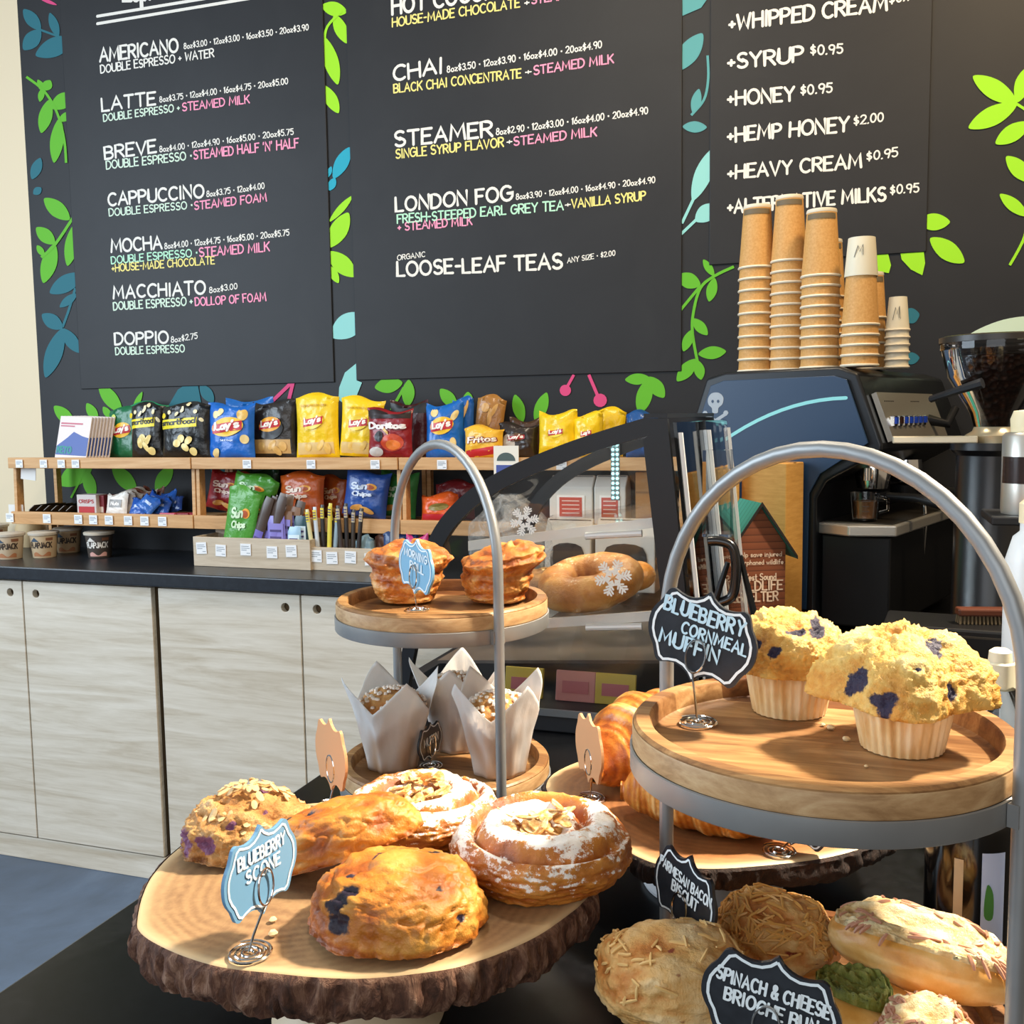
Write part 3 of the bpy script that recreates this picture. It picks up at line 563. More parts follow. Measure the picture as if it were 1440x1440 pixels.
for x0, x1, lab, sd, c2 in ((634, 666, 'blue and tan crisp bag behind the blue bag, left of two', 13, '#1d5fae'), (662, 703, 'brown kettle crisp bag behind the corn chip bag', 14, '#a77436')):
    b = bagpx('crisp_bag', lab, x0, x1, 560, 640, 2.695, .03, c2, z=TOPZ, group=G1, seed=sd, ry=.12 * (sd - 13)); b.chips([(-.3, .6), (.3, .5), (.1, .3)], '#cf9e55', .16)
b = bagpx('crisp_bag', 'blue crisp bag behind the arched handle of the rear pastry stand', 598, 652, 568, 641, 2.585, .05, '#1668bd', z=TOPZ, group=G1, seed=12); b.chips([(-.4, .66), (.65, .55), (.6, -.45)], '#ecd08a', .16); lays(b, s=1.05, oy=.18)
b = bagpx('corn_chip_bag', 'yellow and red corn chip bag', 653, 708, 601, 641, 2.57, .05, '#f0bb35', 'crisp bag', z=TOPZ, group=G1, seed=15); b.rect('red_panel', -.85, -.85, .9, -.35, '#c2242c', .2); b.txt('Fritos', -.7, -.02, .75, .36, '#8f1e22', .17, .08); b.txt('Fritos', -.7, -.02, .75, .36, '#fff3dc', .09, .08)
b = bagpx('crisp_bag', 'black crisp bag with a clear bottom beside the small printed card', 702, 757, 597, 641, 2.6, .05, '#2b211c', z=TOPZ, group=G1, seed=16); b.ell('chip_window', -.45, -.2, .4, .6, '#b7b0a6'); lays(b, oval='#5a3a22', ban='#b0262c', s=.8, oy=.2)
b = bagpx('crisp_bag', 'brown crisp bag behind the clear-bottomed black bag', 716, 760, 590, 641, 2.695, .03, '#4a3222', z=TOPZ, group=G1, seed=17)
b = bagpx('crisp_bag', 'yellow crisp bag standing just above the curved case frame', 757, 812, 580, 645, 2.585, .05, '#f2cd1c', z=TOPZ, group=G1, seed=18); lays(b, oval='#f7da3e', s=.7, oy=.12)
b = bagpx('crisp_bag', 'yellow crisp bag half hidden by the case frame, front of two', 806, 848, 582, 645, 2.585, .05, '#f2cd1c', z=TOPZ, group=G1, seed=19); lays(b, oval='#f7da3e', s=.7, oy=.1)
b = bagpx('crisp_bag', 'yellow crisp bag behind, rightmost of the yellow bags', 830, 876, 577, 645, 2.695, .03, '#ecc51a', z=TOPZ, group=G1, seed=20, ry=.08)
b = bagpx('crisp_bag', 'dark blue crisp bag glimpsed above the case top', 880, 925, 580, 645, 2.6, .05, '#184e8c', z=TOPZ, group=G1, seed=21)
# small printed card clipped on the shelf front
p = gy(712, 656, SY - .004); t = thing('shelf_card', 'small white card with an arched emblem on the shelf edge', 'card', (p.x, SY - .003, p.z - .03))
q = MB(); q.box(-.035, .035, -.002, 0, 0, .085); q.build('card', M('#ece6d8', .6), t, False)
q = MB(); q.prism(arc(0, .045, .026, .022, 0, 180, 12), lambda x, y, h: Vector((x, -.0022 - h, y)), .0006); q.build('arched_emblem', M('#4a5a58', .6), t, False)
q = MB(); q.box(-.028, .028, -.0028, -.0021, .008, .034); q.build('blue_panel', M('#46569c', .6), t, False)

# lower shelf, right cell: sun-print chip bags
LZ = 1.0585; G2 = 'multigrain chip bags on the lower shelf'
def sun(b, tc='#fbe9c8'):
    b.ell('sun_print', .32, .34, .26, .14, '#f2a52c'); b.ell('sun_core', .27, .32, .2, .1, '#b8562a'); b.txt('Sun', -.55, .16, .12, .26, tc, .13, .1); b.txt('Chips', -.45, -.12, .4, .17, tc, .13, .1)
    b.ell('printed_chip', -.2, -.6, .3, .13, '#d99a4a', .3); b.ell('printed_chip', .3, -.66, .3, .12, '#e2ab5c', -.3); return b
sun(bagpx('multigrain_chip_bag', 'red multigrain chip bag lying tilted at the left of the lower shelf', 288, 345, 668, 727, 2.60, .05, '#941a20', z=LZ, group=G2, seed=31, ry=.2), '#f3d8c8')
sun(bagpx('multigrain_chip_bag', 'green multigrain chip bag slumped over the shelf edge above the bin', 320, 383, 676, 727, 2.55, .045, '#4f9a34', z=LZ + .004, group=G2, seed=32, ry=.26, rx=-.08), '#d8f0c8')
sun(bagpx('multigrain_chip_bag', 'green multigrain chip bag standing in the left end of the large bin', 308, 352, 690, 790, 2.4785, .018, '#4f9a34', z=.9325, group='green bag in the bin', seed=40, ry=.20, rx=-.01), '#d8f0c8')
sun(bagpx('multigrain_chip_bag', 'orange multigrain chip bag upright above the bin', 393, 456, 666, 727, 2.57, .05, '#c75a1c', z=LZ, group=G2, seed=33), '#fbe3cc')
sun(bagpx('multigrain_chip_bag', 'darker orange multigrain chip bag behind, beside the blue bag', 450, 490, 671, 727, 2.64, .04, '#b2521b', z=LZ, group=G2, seed=34), '#f3d2ae')
sun(bagpx('multigrain_chip_bag', 'blue multigrain chip bag leaning right', 480, 542, 666, 730, 2.565, .05, '#254f9c', z=LZ, group=G2, seed=35, ry=.14), '#dfe8f6')
sun(bagpx('multigrain_chip_bag', 'green multigrain chip bag right of the blue one', 530, 584, 668, 730, 2.63, .05, '#3f9a4e', z=LZ, group=G2, seed=36, ry=.1), '#d6efd0')
sun(bagpx('multigrain_chip_bag', 'dark green multigrain chip bag at the back of the middle shelf', 340, 392, 660, 727, 2.68, .03, '#1d4a2a', z=LZ, group=G2, seed=37), '#9ab89a')
b = bagpx('cheese_snack_bag', 'orange cheese snack bag under the case frame', 592, 645, 695, 738, 2.56, .05, '#dd5a1c', 'crisp bag', z=LZ, seed=38, group='cheese snack bags'); b.ell('printed_snack', .1, .1, .55, .25, '#8a7a3a', .2); b.rect('red_panel', -.85, -.85, .85, -.4, '#c32a36')
b = bagpx('cheese_snack_bag', 'dark red snack bag behind the orange cheese snack bag', 612, 668, 678, 738, 2.64, .05, '#6d1c22', 'crisp bag', z=LZ, seed=39, group='cheese snack bags')
# lower shelf, left cell
p0 = gy(50, 718, 2.56)
for i in range(6):
    p = gy(52 + i * 10.5, 716, 2.56)
    t = thing('jerky_packet', 'black jerky packet lying in the left cell, %s from the left' % ['first', 'second', 'third', 'fourth', 'fifth', 'sixth'][i], 'packet', (p.x, 2.585, LZ + .0155), 0, 'black jerky packets', 0, -.62)
    q = MB(); q.grid(lambda u, v: Vector(((u - .5) * .05, (v - .5) * .10, .001 + .007 * (1 - (2 * u - 1) ** 2) * (1 - (2 * v - 1) ** 4))), 8, 8); q.grid(lambda u, v: Vector(((u - .5) * .05, (v - .5) * .10, .0)), 2, 2, 0); q.build('pouch', M('#1d1b1c', .3), t)
    q = MB(); q.box(-.014, .014, -.045, -.03, .0055, .0072); q.build('label_strip', M('#9b938c', .5), t, False)
def carton(x0, x1, yt, Y, dp, col, label, panel, name='snack_carton', txt=None, group=None):
    a, b, tp = gy(x0, 705, Y), gy(x1, 705, Y), gy((x0 + x1) / 2, yt, Y); w = b.x - a.x; h = tp.z - LZ
    t = thing(name, label, 'carton', ((a.x + b.x) / 2, Y, LZ + .0005), 0, group)
    q = MB(); q.box(-w / 2, w / 2, 0, dp, 0, h); bevel(q.build('carton', M(col, .5), t, False), .0015)
    q = MB(); q.box(-w * .4, w * .4, -.001, -.0002, h * .12, h * .42); q.build('printed_panel', M(panel, .5), t, False)
    if txt: q = MB(); write_on(q, txt, (-w * .38, 0, h * .6), (w * .38, 0, h * .6), h * .16, (0, 0, 1), (0, -1, 0), .1, lift=.0012); q.build('lettering', M(panel, .5), t, False)
carton(108, 135, 696, 2.545, .05, '#cfc6c2', 'red and white carton beside the black jerky packets', '#b9272c', txt='CRISPS')
carton(136, 146, 697, 2.56, .06, '#7c1c24', 'narrow maroon carton between the red-and-white carton and the white packets', '#d9c8b8')
for i in range(6):
    x0 = 148 + i * 10
    b = bagpx('snack_pouch', 'white snack pouch, %s in the row on the lower left shelf' % ['front', 'second', 'third', 'fourth', 'fifth', 'last'][i], x0, x0 + 30, 694 - i * 1.5, 726, 2.545 + i * .022, .02, ['#e9e2d8', '#d9d0c4', '#cbbfb0', '#8a5a4a', '#c4b8a8', '#7e4a3c'][i], 'pouch', z=LZ, seed=50 + i, group='white snack pouches', rx=-.2)
    if i == 0: b.rect('grey_panel', -.6, -.3, .6, .4, '#8d8a86'); b.txt('Nuts', -.4, -.1, .4, .3, '#f0ece6', .12)
for i, (x, y, r, c) in enumerate(((196, 712, 0, '#2258b0'), (214, 706, .5, '#1d4fa4'), (232, 704, -.3, '#2a62b8'), (205, 716, 1.2, '#2f6ac0'), (225, 716, .2, '#1f55ac'), (243, 712, -.5, '#24427e'))):
    p = gy(x, y, 2.56 + .02 * (i % 3))
    b = Bag('candy_packet', 'shiny blue packet in the heap on the lower left shelf, %s' % ['lowest left', 'behind the front ones', 'topmost', 'frontmost', 'front centre', 'nearest the upright'][i], 'packet', .062, .055, .016, c, (p.x, 2.545 + .030 * (i % 3), max(LZ, p.z - .03)), 0, -.5, r * .5, 'blue packets on the lower shelf', 60 + i, rough=.25)
    b.rect('white_print', -.4, -.1, .4, .2, '#b9cbe8')
for i, x in enumerate((236, 250, 262)):
    p = gy(x, 720, 2.53); t = thing('candy_bar', 'pink wrapped bar at the front edge of the left shelf, %s' % ['outermost', 'middle one', 'nearest the upright'][i], 'bar', (p.x, 2.53 + .012 * i, LZ + .0005), .2 * i, 'pink wrapped bars')
    q = MB(); q.tube([(-.03, 0, .007), (-.027, 0, .007), (.027, 0, .007), (.03, 0, .007)], [.002, .007, .007, .002], 8); q.build('wrapper', M(['#c4566a', '#8e2a32', '#b0384a'][i], .35), t)

# bins: bars, sticks, packets
def slab_bar(name, label, px, py, Y, w, h, d, col, ry, rx, cat, group, band=None, bc='#efe9f2'):
    p = gy(px, py, Y); t = thing(name, label, cat, (p.x, Y, .9325 + abs(sin(ry)) * w / 2), 0, group, 0, ry)
    q = MB(); q.grid(lambda u, v: Vector(((u - .5) * w * (1 - .08 * abs(2 * v - 1)), -d / 2 * (max(0, 1 - (2 * u - 1) ** 4)) * (1 - (2 * v - 1) ** 8) ** .5 if abs(2 * v - 1) < 1 else 0, v * h)), 7, 9)
    q.grid(lambda u, v: Vector(((u - .5) * w * (1 - .08 * abs(2 * v - 1)), d / 2 * (max(0, 1 - (2 * u - 1) ** 4)) * (1 - (2 * v - 1) ** 8) ** .5 if abs(2 * v - 1) < 1 else 0, v * h)), 7, 9)
    q.build('wrapper', M(col, .3, spec=.6), t)
    if band:
        q = MB(); q.grid(lambda u, v: Vector(((u - .5) * w * .8, -d / 2 * (1 - (1.6 * u - .8) ** 4) - .0008, h * (band[0] + (band[1] - band[0]) * v))), 6, 3); q.build('label_band', M(bc, .4), t)
        q = MB()
        for k in range(3): q.box(-w * .3, w * .28, -d / 2 - .0022, -d / 2 - .0012, h * (band[0] + (band[1] - band[0]) * (.2 + .25 * k)), h * (band[0] + (band[1] - band[0]) * (.28 + .25 * k)))
        q.build('print_line', M('#4c3f77', .5), t, False)
GB = 'snack bars in the large oak bin'
for i, (px, col, bc, ry) in enumerate(((352, '#4a3a30', '#6f63b4', .36), (362, '#57443a', '#7f74c0', .34), (371, '#6a5344', '#7469b8', .30), (378, '#4d3c33', '#8479c4', .26))):
    slab_bar('snack_bar', 'brown bar with purple label leaning right in the large bin, %s' % ['first', 'second', 'third', 'fourth'][i], px, 780, 2.4685 + .0085 * (i % 3), .034, .205, .008, col, ry, -.12, 'snack bar', GB, (.05, .5), bc)
for i, px in enumerate((390, 396, 402)):
    slab_bar('snack_bar', 'short bar with big lavender label, %s of the three near the bin end' % ['front', 'middle', 'rear'][i], px, 780, 2.469 + .009 * i, .06, .145 + .012 * i, .008, '#8c6a52' if i else '#7c72c2', .08 * i, -.1, 'snack bar', GB, (.3, .85), '#8f86d0')
for i, px in enumerate((415, 424)):
    slab_bar('snack_bar', ['pale blue wrapped bar at the right end of the large bin', 'dark teal wrapped bar behind the pale blue one'][i], px, 780, 2.470 + .012 * i, .045, .115 + .03 * i, .009, ['#9fc6de', '#18464f'][i], 0, -.1, 'snack bar', GB, (.4, .8), '#d8ecf4')
for i, (px, ln, ry, c) in enumerate(((380, .21, .25, '#6b5646'), (394, .205, .18, '#7d6654'), (402, .19, .3, '#594638'))):
    slab_bar('snack_bar', 'clear-wrapped brown bar standing at the back of the large bin, %s' % ['left one', 'middle one', 'right one'][i], px, 775, 2.492, .035, ln, .007, c, ry, -.05, 'snack bar', GB, (.6, .8), '#b9aa98')
for i in range(10):
    px = 442 + i * 6.6; c = ['#d8cf9a', '#cfd6da', '#2e2722', '#e2cf4a', '#9fb3bd', '#231c18', '#3a2c24', '#2c231e', '#40352b', '#2a211c'][i]
    slab_bar('meat_stick', 'thin meat stick in the low bin, %s from the left' % ['first', 'second', 'third', 'fourth', 'fifth', 'sixth', 'seventh', 'eighth', 'ninth', 'tenth'][i], px, 780, 2.4775 + .0075 * (i % 3), .014, .165 + .006 * (i % 4), .006, c, .06 * ((i % 5) - 2), -.1, 'meat stick', 'meat sticks in the low oak bin', (.78, .95), '#e8d34a' if i < 6 else '#c0b090')
for i, (px, c, w, h) in enumerate(((516, '#7b96a0', .07, .09), (534, '#9a6b58', .07, .095), (552, '#28406e', .07, .1), (570, '#2d55a8', .075, .105), (588, '#c23a7a', .08, .10), (600, '#b84470', .08, .085))):
    p = gy(px, 790, 2.5)
    b = Bag('snack_pouch', ['pale blue snack pouch beside the meat sticks', 'brown snack pouch in the low bin', 'navy snack pouch in the low bin', 'blue snack pouch behind the arched handle', 'pink snack pouch behind the case frame', 'second pink pouch in front of the first'][i], 'pouch', w * .85, h * .95, .022, c, (p.x, 2.495 + .035 * (i % 2), .9322), 0, -.04, .06 * (i % 3 - 1), 'snack pouches in the low bin', 70 + i); b.rect('print_panel', -.5, -.3, .5, .2, '#c9d3dc' if i < 4 else '#e8b8c8')

for i, (x, y, lab) in enumerate(((39, 667, 'white card hanging under the top board at the left end of the shelf'), (22, 711, 'white card leaning low at the outer left end of the shelf'))):
    p = gy(x, y, 2.53); t = thing('blank_card', lab, 'card', (p.x, 2.53, LZ + .0008 if i else 1.2205 - .05), 0, None, 0, .1 if not i else 0)
    q = MB(); q.box(-.03, .03, 0, .0015, 0, .05 if not i else .03); q.build('card', M('#e9e6e0', .6), t, False)
# cups of instant oats on the counter
def oat_cup(px, py, body, label, first=False):
    p = gz(px, py, .9255); t = thing('oat_cup', label, 'cup', p, .55, 'lidded cups of instant oats')
    R = .044; H = .082
    q = MB(); q.lathe([(.034, 0), (.0345, .001), (R - .002, H - .008), (R - .002, H - .006)], 28); q.build('cup_body', M(body, .5), t)
    q = MB(); q.lathe([(R - .003, H - .010), (R + .002, H - .009), (R + .003, H - .002), (R, H), (0, H + .0005)], 28); q.build('lid', M('#cfc5b4', .45), t)
    dark = body == '#4a423c'; rr = lambda z: .0345 + (R - .002 - .0345) * (z / (H - .008)) + .0006
    def cyl(a, z): a = a - pi / 2; return Vector((rr(z) * cos(a), rr(z) * sin(a), z))
    q = MB(); st, w = layout('FLAPJACK', .12); k = 1.75 / w
    ink(q, st, lambda x, y: cyl(-.95 + x * k, .034 + .016 * y), (.13, .12)); q.build('lettering', M('#f2efe8' if dark else '#3c3028', .5), t)
    q = MB(); q.grid(lambda u, v: cyl(-.8 + .55 * u, .056 + .010 * v * (1 - abs(2 * u - 1))), 7, 3); q.grid(lambda u, v: cyl(-.85 + .65 * u, .053 + .003 * v), 7, 2); q.build('mountain_emblem', M('#3d5368' if not dark else '#e8e4dc', .5), t)
    q = MB(); q.grid(lambda u, v: cyl(.35 + .55 * u, .056 + .009 * v), 7, 2); q.build('flavour_patch', M('#8a5a3e', .5), t)
    q = MB(); q.grid(lambda u, v: cyl(-.75 + 1.5 * u, .006 + .014 * v * (.6 + .4 * sin(u * 9))), 14, 3); q.build('oat_print', M('#b0754e' if not dark else '#d7a49a', .5), t)
oat_cup(15, 785, '#c8b396', 'beige lidded oat cup at the left edge of the counter')
oat_cup(-6, 770, '#b9a68c', 'lidded oat cup half cut off at the far left')
oat_cup(97, 776, '#bfa27c', 'tan lidded oat cup standing behind, next to the dark one')
oat_cup(63, 783, '#ccb491', 'tan lidded oat cup in the middle of the group')
oat_cup(141, 783, '#4a423c', 'dark grey lidded oat cup standing apart at the right')
t = thing('snack_sack', 'beige crumpled sack of snacks resting behind the left oat cups', 'sack', gz(22, 772, .9255) + Vector((0, .065, 0)))
q = MB(); q.lathe([(.03, 0), (.046, .03), (.045, .07), (.03, .095), (.012, .1), (.02, .112)], 24, rf=lambda a, j: 1 + .1 * NZ.noise(Vector((cos(a) * 2, sin(a) * 2, j * .7)))); q.build('sack', M('#cdb489', .6, bump=(50, .4)), t)
q = MB(); q.box(-.02, .0, -.062, -.0605, .1, .122); q.build('price_tag', TAGP[0], t, False)
# ================================================================== PASTRY DISPLAY CASE
black_metal = M('#15171b', .45, spec=.4)
KY, KY2 = 1.335, 1.80
case = thing('pastry_display_case', 'curved clear pastry display case with black frame and snowflake stickers', 'display case', (-.43, KY, .9005))
def kc(px, py, Y=KY): p = gy(px, py, Y); return (p.x, p.z)
arcpx = [(552, 1000), (557, 960), (572, 880), (588, 800), (611, 742), (650, 697), (700, 664), (760, 637), (830, 611), (905, 588)]
outer = catmull([(*kc(*a), 0) for a in arcpx], 4, False)
def case_frame(name, Y, y0):
    P = [Vector((v.x - case.location.x, v.y - case.location.z)) for v in outer]
    inn = []
    for i, p in enumerate(P):
        d = P[min(i + 1, len(P) - 1)] - P[max(i - 1, 0)]; n = Vector((d.y, -d.x)).normalized(); inn.append(p + n * (.024 if i > 8 else .020))
    q = MB()
    for i in range(len(P) - 1):
        q.prism([P[i], P[i + 1], inn[i + 1], inn[i]], lambda x, y, h: Vector((x, y0 + h, y)), .014)
    xr0, xr1 = kc(945, 1000)[0] - case.location.x, kc(938, 590)[0] - case.location.x
    tz = P[-1].y
    q.prism([P[-1], (xr1, tz - .001), (xr1 - .004 + .048, .03), (xr1 + .012, .03), (xr1 - .033, tz - .028), inn[-1]], lambda x, y, h: Vector((x, y0 + h, y)), .014)
    return q.build(name, black_metal, case, True, 30), P, inn, xr1, tz
fr, P, inn, xr1, tz = case_frame('end_frame', KY, 0)
fr2 = case_frame('end_frame', KY, KY2 - KY)[0]
def glass_end(y):
    q = MB(); pts = [(p.x, p.y) for p in inn] + [(xr1 - .033, tz - .028), (xr1 + .012, .03)]
    q.prism(pts, lambda x, y_, h: Vector((x, y + h, y_)), .003); return q.build('end_glass', GLASS, case, False)
glass_end(.006); glass_end(KY2 - KY + .006)
q = MB(); PP = [P[i].lerp(inn[i], .4) for i in range(len(P))]
q.grid(lambda u, v: Vector((PP[round(u * (len(P) - 1))].x, .0145 + (KY2 - KY - .0152) * v, PP[round(u * (len(P) - 1))].y)), len(P), 2)
q.build('curved_glass', CURVED, case, True, 90)
q = MB(); q.box(P[0].x - .004, xr1 + .05, -.004, KY2 - KY + .016, 0, .030); bevel(q.build('base', M('#26282c', .5), case, False), .002)
q = MB(); q.box(P[0].x, xr1 + .04, -.008, -.0045, .024, .034); q.build('base_rail', M('#9aa0a4', .3, .6), case, False)
q = MB(); q.box(P[-1].x, xr1, .0, KY2 - KY + .014, tz, tz + .006); q.build('top_panel', black_metal, case, False)
q = MB(); q.box(P[0].x + .0, P[0].x + .02, .0145, KY2 - KY - .0005, .031, .05); q.build('front_rail', black_metal, case, False)
x = NT('acrylic_edge'); t_ = x.n('ShaderNodeBsdfTransparent'); g_ = x.n('ShaderNodeMixShader'); g_.inputs[0].default_value = .72
x.b.inputs['Base Color'].default_value = (.9, .92, .92, 1); x.l(t_.outputs[0], g_.inputs[1]); x.l(x.b.outputs[0], g_.inputs[2]); x.l(g_.outputs[0], x.o.inputs[0]); GLASSW = x.p(.15, spec=.8)
# two sloping acrylic shelves, lower towards the customer
def case_shelf(xa, za, xb, zb):
    q = MB(); t = .006
    q.prism([(xa, za), (xb, zb), (xb, zb + t), (xa, za + t)], lambda x, y, h: Vector((x, .02 + h, y)), KY2 - KY - .03); s = q.build('shelf', CURVED, case, False)
    q = MB(); q.prism([(xa, za - .004), (xb, zb - .004), (xb, zb + .010), (xa, za + .010)], lambda x, y, h: Vector((x, .0155 + h, y)), .004); r = q.build('shelf_rail', GLASSW, case, False)
    q = MB(); q.tube([(xb - .10, .010, zb - .018), (xb - .02, .010, zb - .012)], .005, 8); q.build('shelf_clip', M('#e2e2de', .2, spec=.7), case)
cl = lambda px, py: (gy(px, py, KY + .02).x - case.location.x, gy(px, py, KY + .02).z - case.location.z)
a, b = cl(660, 886), cl(925, 868); case_shelf(*a, *b)
a, b = cl(660, 770), cl(925, 737); case_shelf(*a, *b)
a, b = cl(660, 992), cl(920, 968)
q = MB(); q.prism([(P[2].x + .03, .06), (xr1 - .01, .085), (xr1 - .01, .09), (P[2].x + .03, .065)], lambda x, y, h: Vector((x, .1 + h, y)), .3); q.build('floor_tray', M('#5a5048', .4), case, False)
for j, (x0, c) in enumerate(((-.03, '#c9b24a'), (.05, '#c98a86'), (.11, '#c9b24a'))):
    t = thing('tea_packet', ['yellow and pink tea packet at the left in the bottom of the case', 'pink tea packet in the bottom of the case', 'yellow tea packet at the right in the bottom of the case'][j], 'packet', (case.location.x + x0, KY + .05, .9005 + .0305), 0, 'tea packets in the bottom of the case', -.2)
    q = MB(); q.box(-.03, .03, 0, .006, 0, .045); bevel(q.build('packet', M(c, .5), t, False), .001)
    q = MB(); q.box(-.02, .02, -.001, -.0001, .012, .03); q.build('label_panel', M('#b86a70', .5), t, False)
# rear sliding doors: clear panels leaning with the back posts
def door_x(z): return xr1 + .003 + (tz - z) * (.046 / tz)
for j, (ya, yb, off) in enumerate(((.0, .25, .004), (.22, KY2 - KY + .03, .012))):
    q = MB(); q.prism([(door_x(.035) + off, .035), (door_x(tz - .006) + off, tz - .006), (door_x(tz - .006) + off + .005, tz - .006), (door_x(.035) + off + .005, .035)], lambda x, y, h, ya=ya: Vector((x, ya + h, y)), yb - ya)
    d = q.build('sliding_door', ACRYL, case, False)
    for yy in (ya + .004, yb - .012):
        q = MB(); q.prism([(door_x(.04) + off + .0055, .04), (door_x(tz - .02) + off + .0055, tz - .02), (door_x(tz - .02) + off + .0105, tz - .02), (door_x(.04) + off + .0105, .04)], lambda x, y, h, yy=yy: Vector((x, yy + h, y)), .008)
        q.build('door_rail', GLASSW, d, False)
q = MB(); q.box(door_x(.2) + .012, door_x(.2) + .05, .05, .085, .28, .40); q.build('door_pull', ACRYL, case, False)
# snowflake stickers on the near end glass
def snowflake(px, py, r, lab):
    c = gy(px, py, KY + .004); t = thing('snowflake_sticker', lab, 'sticker', (c.x, KY + .0052, c.z), 0, 'white snowflake stickers on the case')
    q = MB(); st = []
    for k in range(6):
        a = radians(60 * k + 12); R = lambda d, s: (d * cos(a) - s * sin(a), d * sin(a) + s * cos(a))
        st.append([R(.18, 0), R(1, 0)])
        for d, l in ((.45, .2), (.62, .26), (.8, .2)): st.append([R(d, 0), R(d + l * .8, l)]); st.append([R(d, 0), R(d + l * .8, -l)])
        st.append([R(.2, 0), R(.36, .16)]); st.append([R(.2, 0), R(.36, -.16)]); st.append([R(.36, .16), R(.46, 0)]); st.append([R(.36, -.16), R(.46, 0)])
    ink(q, st, lambda x, y: Vector((x * r, 0, y * r)), .052)
    q.build('flake', M('#f2efe6', .6), t, False)
snowflake(737, 733, .021, 'white snowflake sticker above the right-hand morning bun')
snowflake(862, 813, .0255, 'white snowflake sticker in front of the bagels')

# ================================================================== ESPRESSO MACHINE
steel = M('#c4bfb4', .32, .75); chrome = M('#d8d8d6', .12, 1.0)
MNp = gy(1222, 515, 2.06)
ANG = -radians(18.6)
mach = thing('espresso_machine', 'blue and black espresso machine with paper cups stacked on top', 'espresso machine', (MNp.x, MNp.y, .9005), ANG)
# local axes: -x runs back along the blue side, +y runs along the brew front; the machine spans x -.38..0
HM = MNp.z - .9005
side = [(-.375, .0), (-.385, HM * .55), (-.37, HM - .085), (-.345, HM - .012), (-.30, HM), (-.06, HM + .002), (-.022, HM - .012), (.028, HM - .15), (.028, HM - .165), (-.08, HM - .225), (-.10, HM - .26), (-.10, .03), (-.10, 0)]
q = MB(); q.prism(side, lambda x, y, h: Vector((x, h, y)), .62); bevel(q.build('body', M('#101318', .35, spec=.5), mach, True, 30), .006, 3)
bl = NT('blue_side_panel'); bl.base('#1f3a58'); bl = bl.p(.38, spec=.5)
ins = [(-.355, .05), (-.364, HM * .55), (-.352, HM - .09), (-.33, HM - .028), (-.30, HM - .018), (-.065, HM - .016), (-.040, HM - .024), (.004, HM - .148), (-.09, HM - .21), (-.112, HM - .25), (-.115, .05)]
q = MB(); q.prism(ins, lambda x, y, h: Vector((x, -.004 - h, y)), .005); bevel(q.build('side_panel', bl, mach, True, 30), .001)
cy_ = NT('cyan_stripe'); cy_.base('#8fdde0'); cy_ = cy_.p(.35)
q = MB(); st = [[(-.355 + .315 * (i / 12), HM - .185 + .125 * (1 - (1 - i / 12) ** 2)) for i in range(13)]]
ink(q, st, lambda x, y: Vector((x, -.0098, y)), .0035); q.build('cyan_stripe', cy_, mach, False)
ecx, ecz = -.318, HM - .065
q = MB(); q.prism(catmull([(ecx + a * .020, ecz + b * .020, 0) for a, b in ((-.9, .6), (-.4, 1.1), (.4, 1.1), (.95, .6), (.8, -.1), (.35, -.5), (.3, -.95), (-.3, -.95), (-.35, -.5), (-.85, -.1))], 4), lambda x, y, h: Vector((x, -.0092 - h, y)), .0006) if 0 else None
out = [(v.x, v.y) for v in catmull([(ecx + a * .018, ecz + b * .020, 0) for a, b in ((-.95, .5), (-.5, 1.05), (.4, 1.1), (1.0, .6), (.9, -.1), (.4, -.5), (.3, -1.0), (-.35, -1.0), (-.45, -.5), (-.9, -.1))], 4)]
q.prism(out, lambda x, y, h: Vector((x, -.0092 - h, y)), .0006)
ink(q, [[(ecx - .022, ecz - .05), (ecx + .022, ecz - .024)], [(ecx - .022, ecz - .024), (ecx + .022, ecz - .05)]], lambda x, y: Vector((x, -.0094, y)), .0035)
for a, b in ((-.024, -.021), (.024, -.021), (-.022, -.054), (.022, -.054)): q.prism([(ecx + a + .006 * cos(k), ecz + b + .006 * sin(k)) for k in range(6)], lambda x, y, h: Vector((x, -.0092 - h, y)), .0006)
q.build('skull_emblem', M('#aab4bd', .6), mach, False)
q = MB()
for a in (-.35, .35): q.prism([(ecx + a * .018 + .0032 * cos(k), ecz + .004 + .0036 * sin(k)) for k in range(6)], lambda x, y, h: Vector((x, -.0099 - h, y)), .0004)
q.build('emblem_eye', bl, mach, False)
# control panel along the sloping brew front
fx = lambda t: (-.022 + .05 * t, HM - .012 - .138 * t)      # slope from the top edge to the nose
q = MB(); q.prism([(fx(.30)[0] + .003, fx(.30)[1]), (fx(.98)[0] + .003, fx(.98)[1]), (fx(.98)[0] + .014, fx(.98)[1] + .004), (fx(.30)[0] + .012, fx(.30)[1] + .004)], lambda x, y, h: Vector((x, .03 + h, y)), .40)
panel = q.build('control_panel', steel, mach, False)
for k in range(7):
    q = MB(); px, pz = fx(.68); q.box(px + .012, px + .022, .055 + k * .034, .077 + k * .034, pz - .012, pz + .010)
    bt = bevel(q.build('brew_button', chrome, mach, False), .002)
    q = MB(); q.box(px + .0222, px + .025, .058 + k * .034, .074 + k * .034, pz - .006, pz + .007); q.build('button_light', M('#1f4fd8' if k != 1 else '#3a1d12', .3), bt, False)
q = MB()
for k in (0, 3):
    px, pz = fx(.42)
    for j in range(6): q.box(px + .0125, px + .0132, .06 + k * .06 + j * .011, .067 + k * .06 + j * .011, pz - .004, pz + .004)
q.build('panel_lettering', M('#3c3a36', .5), mach, False)
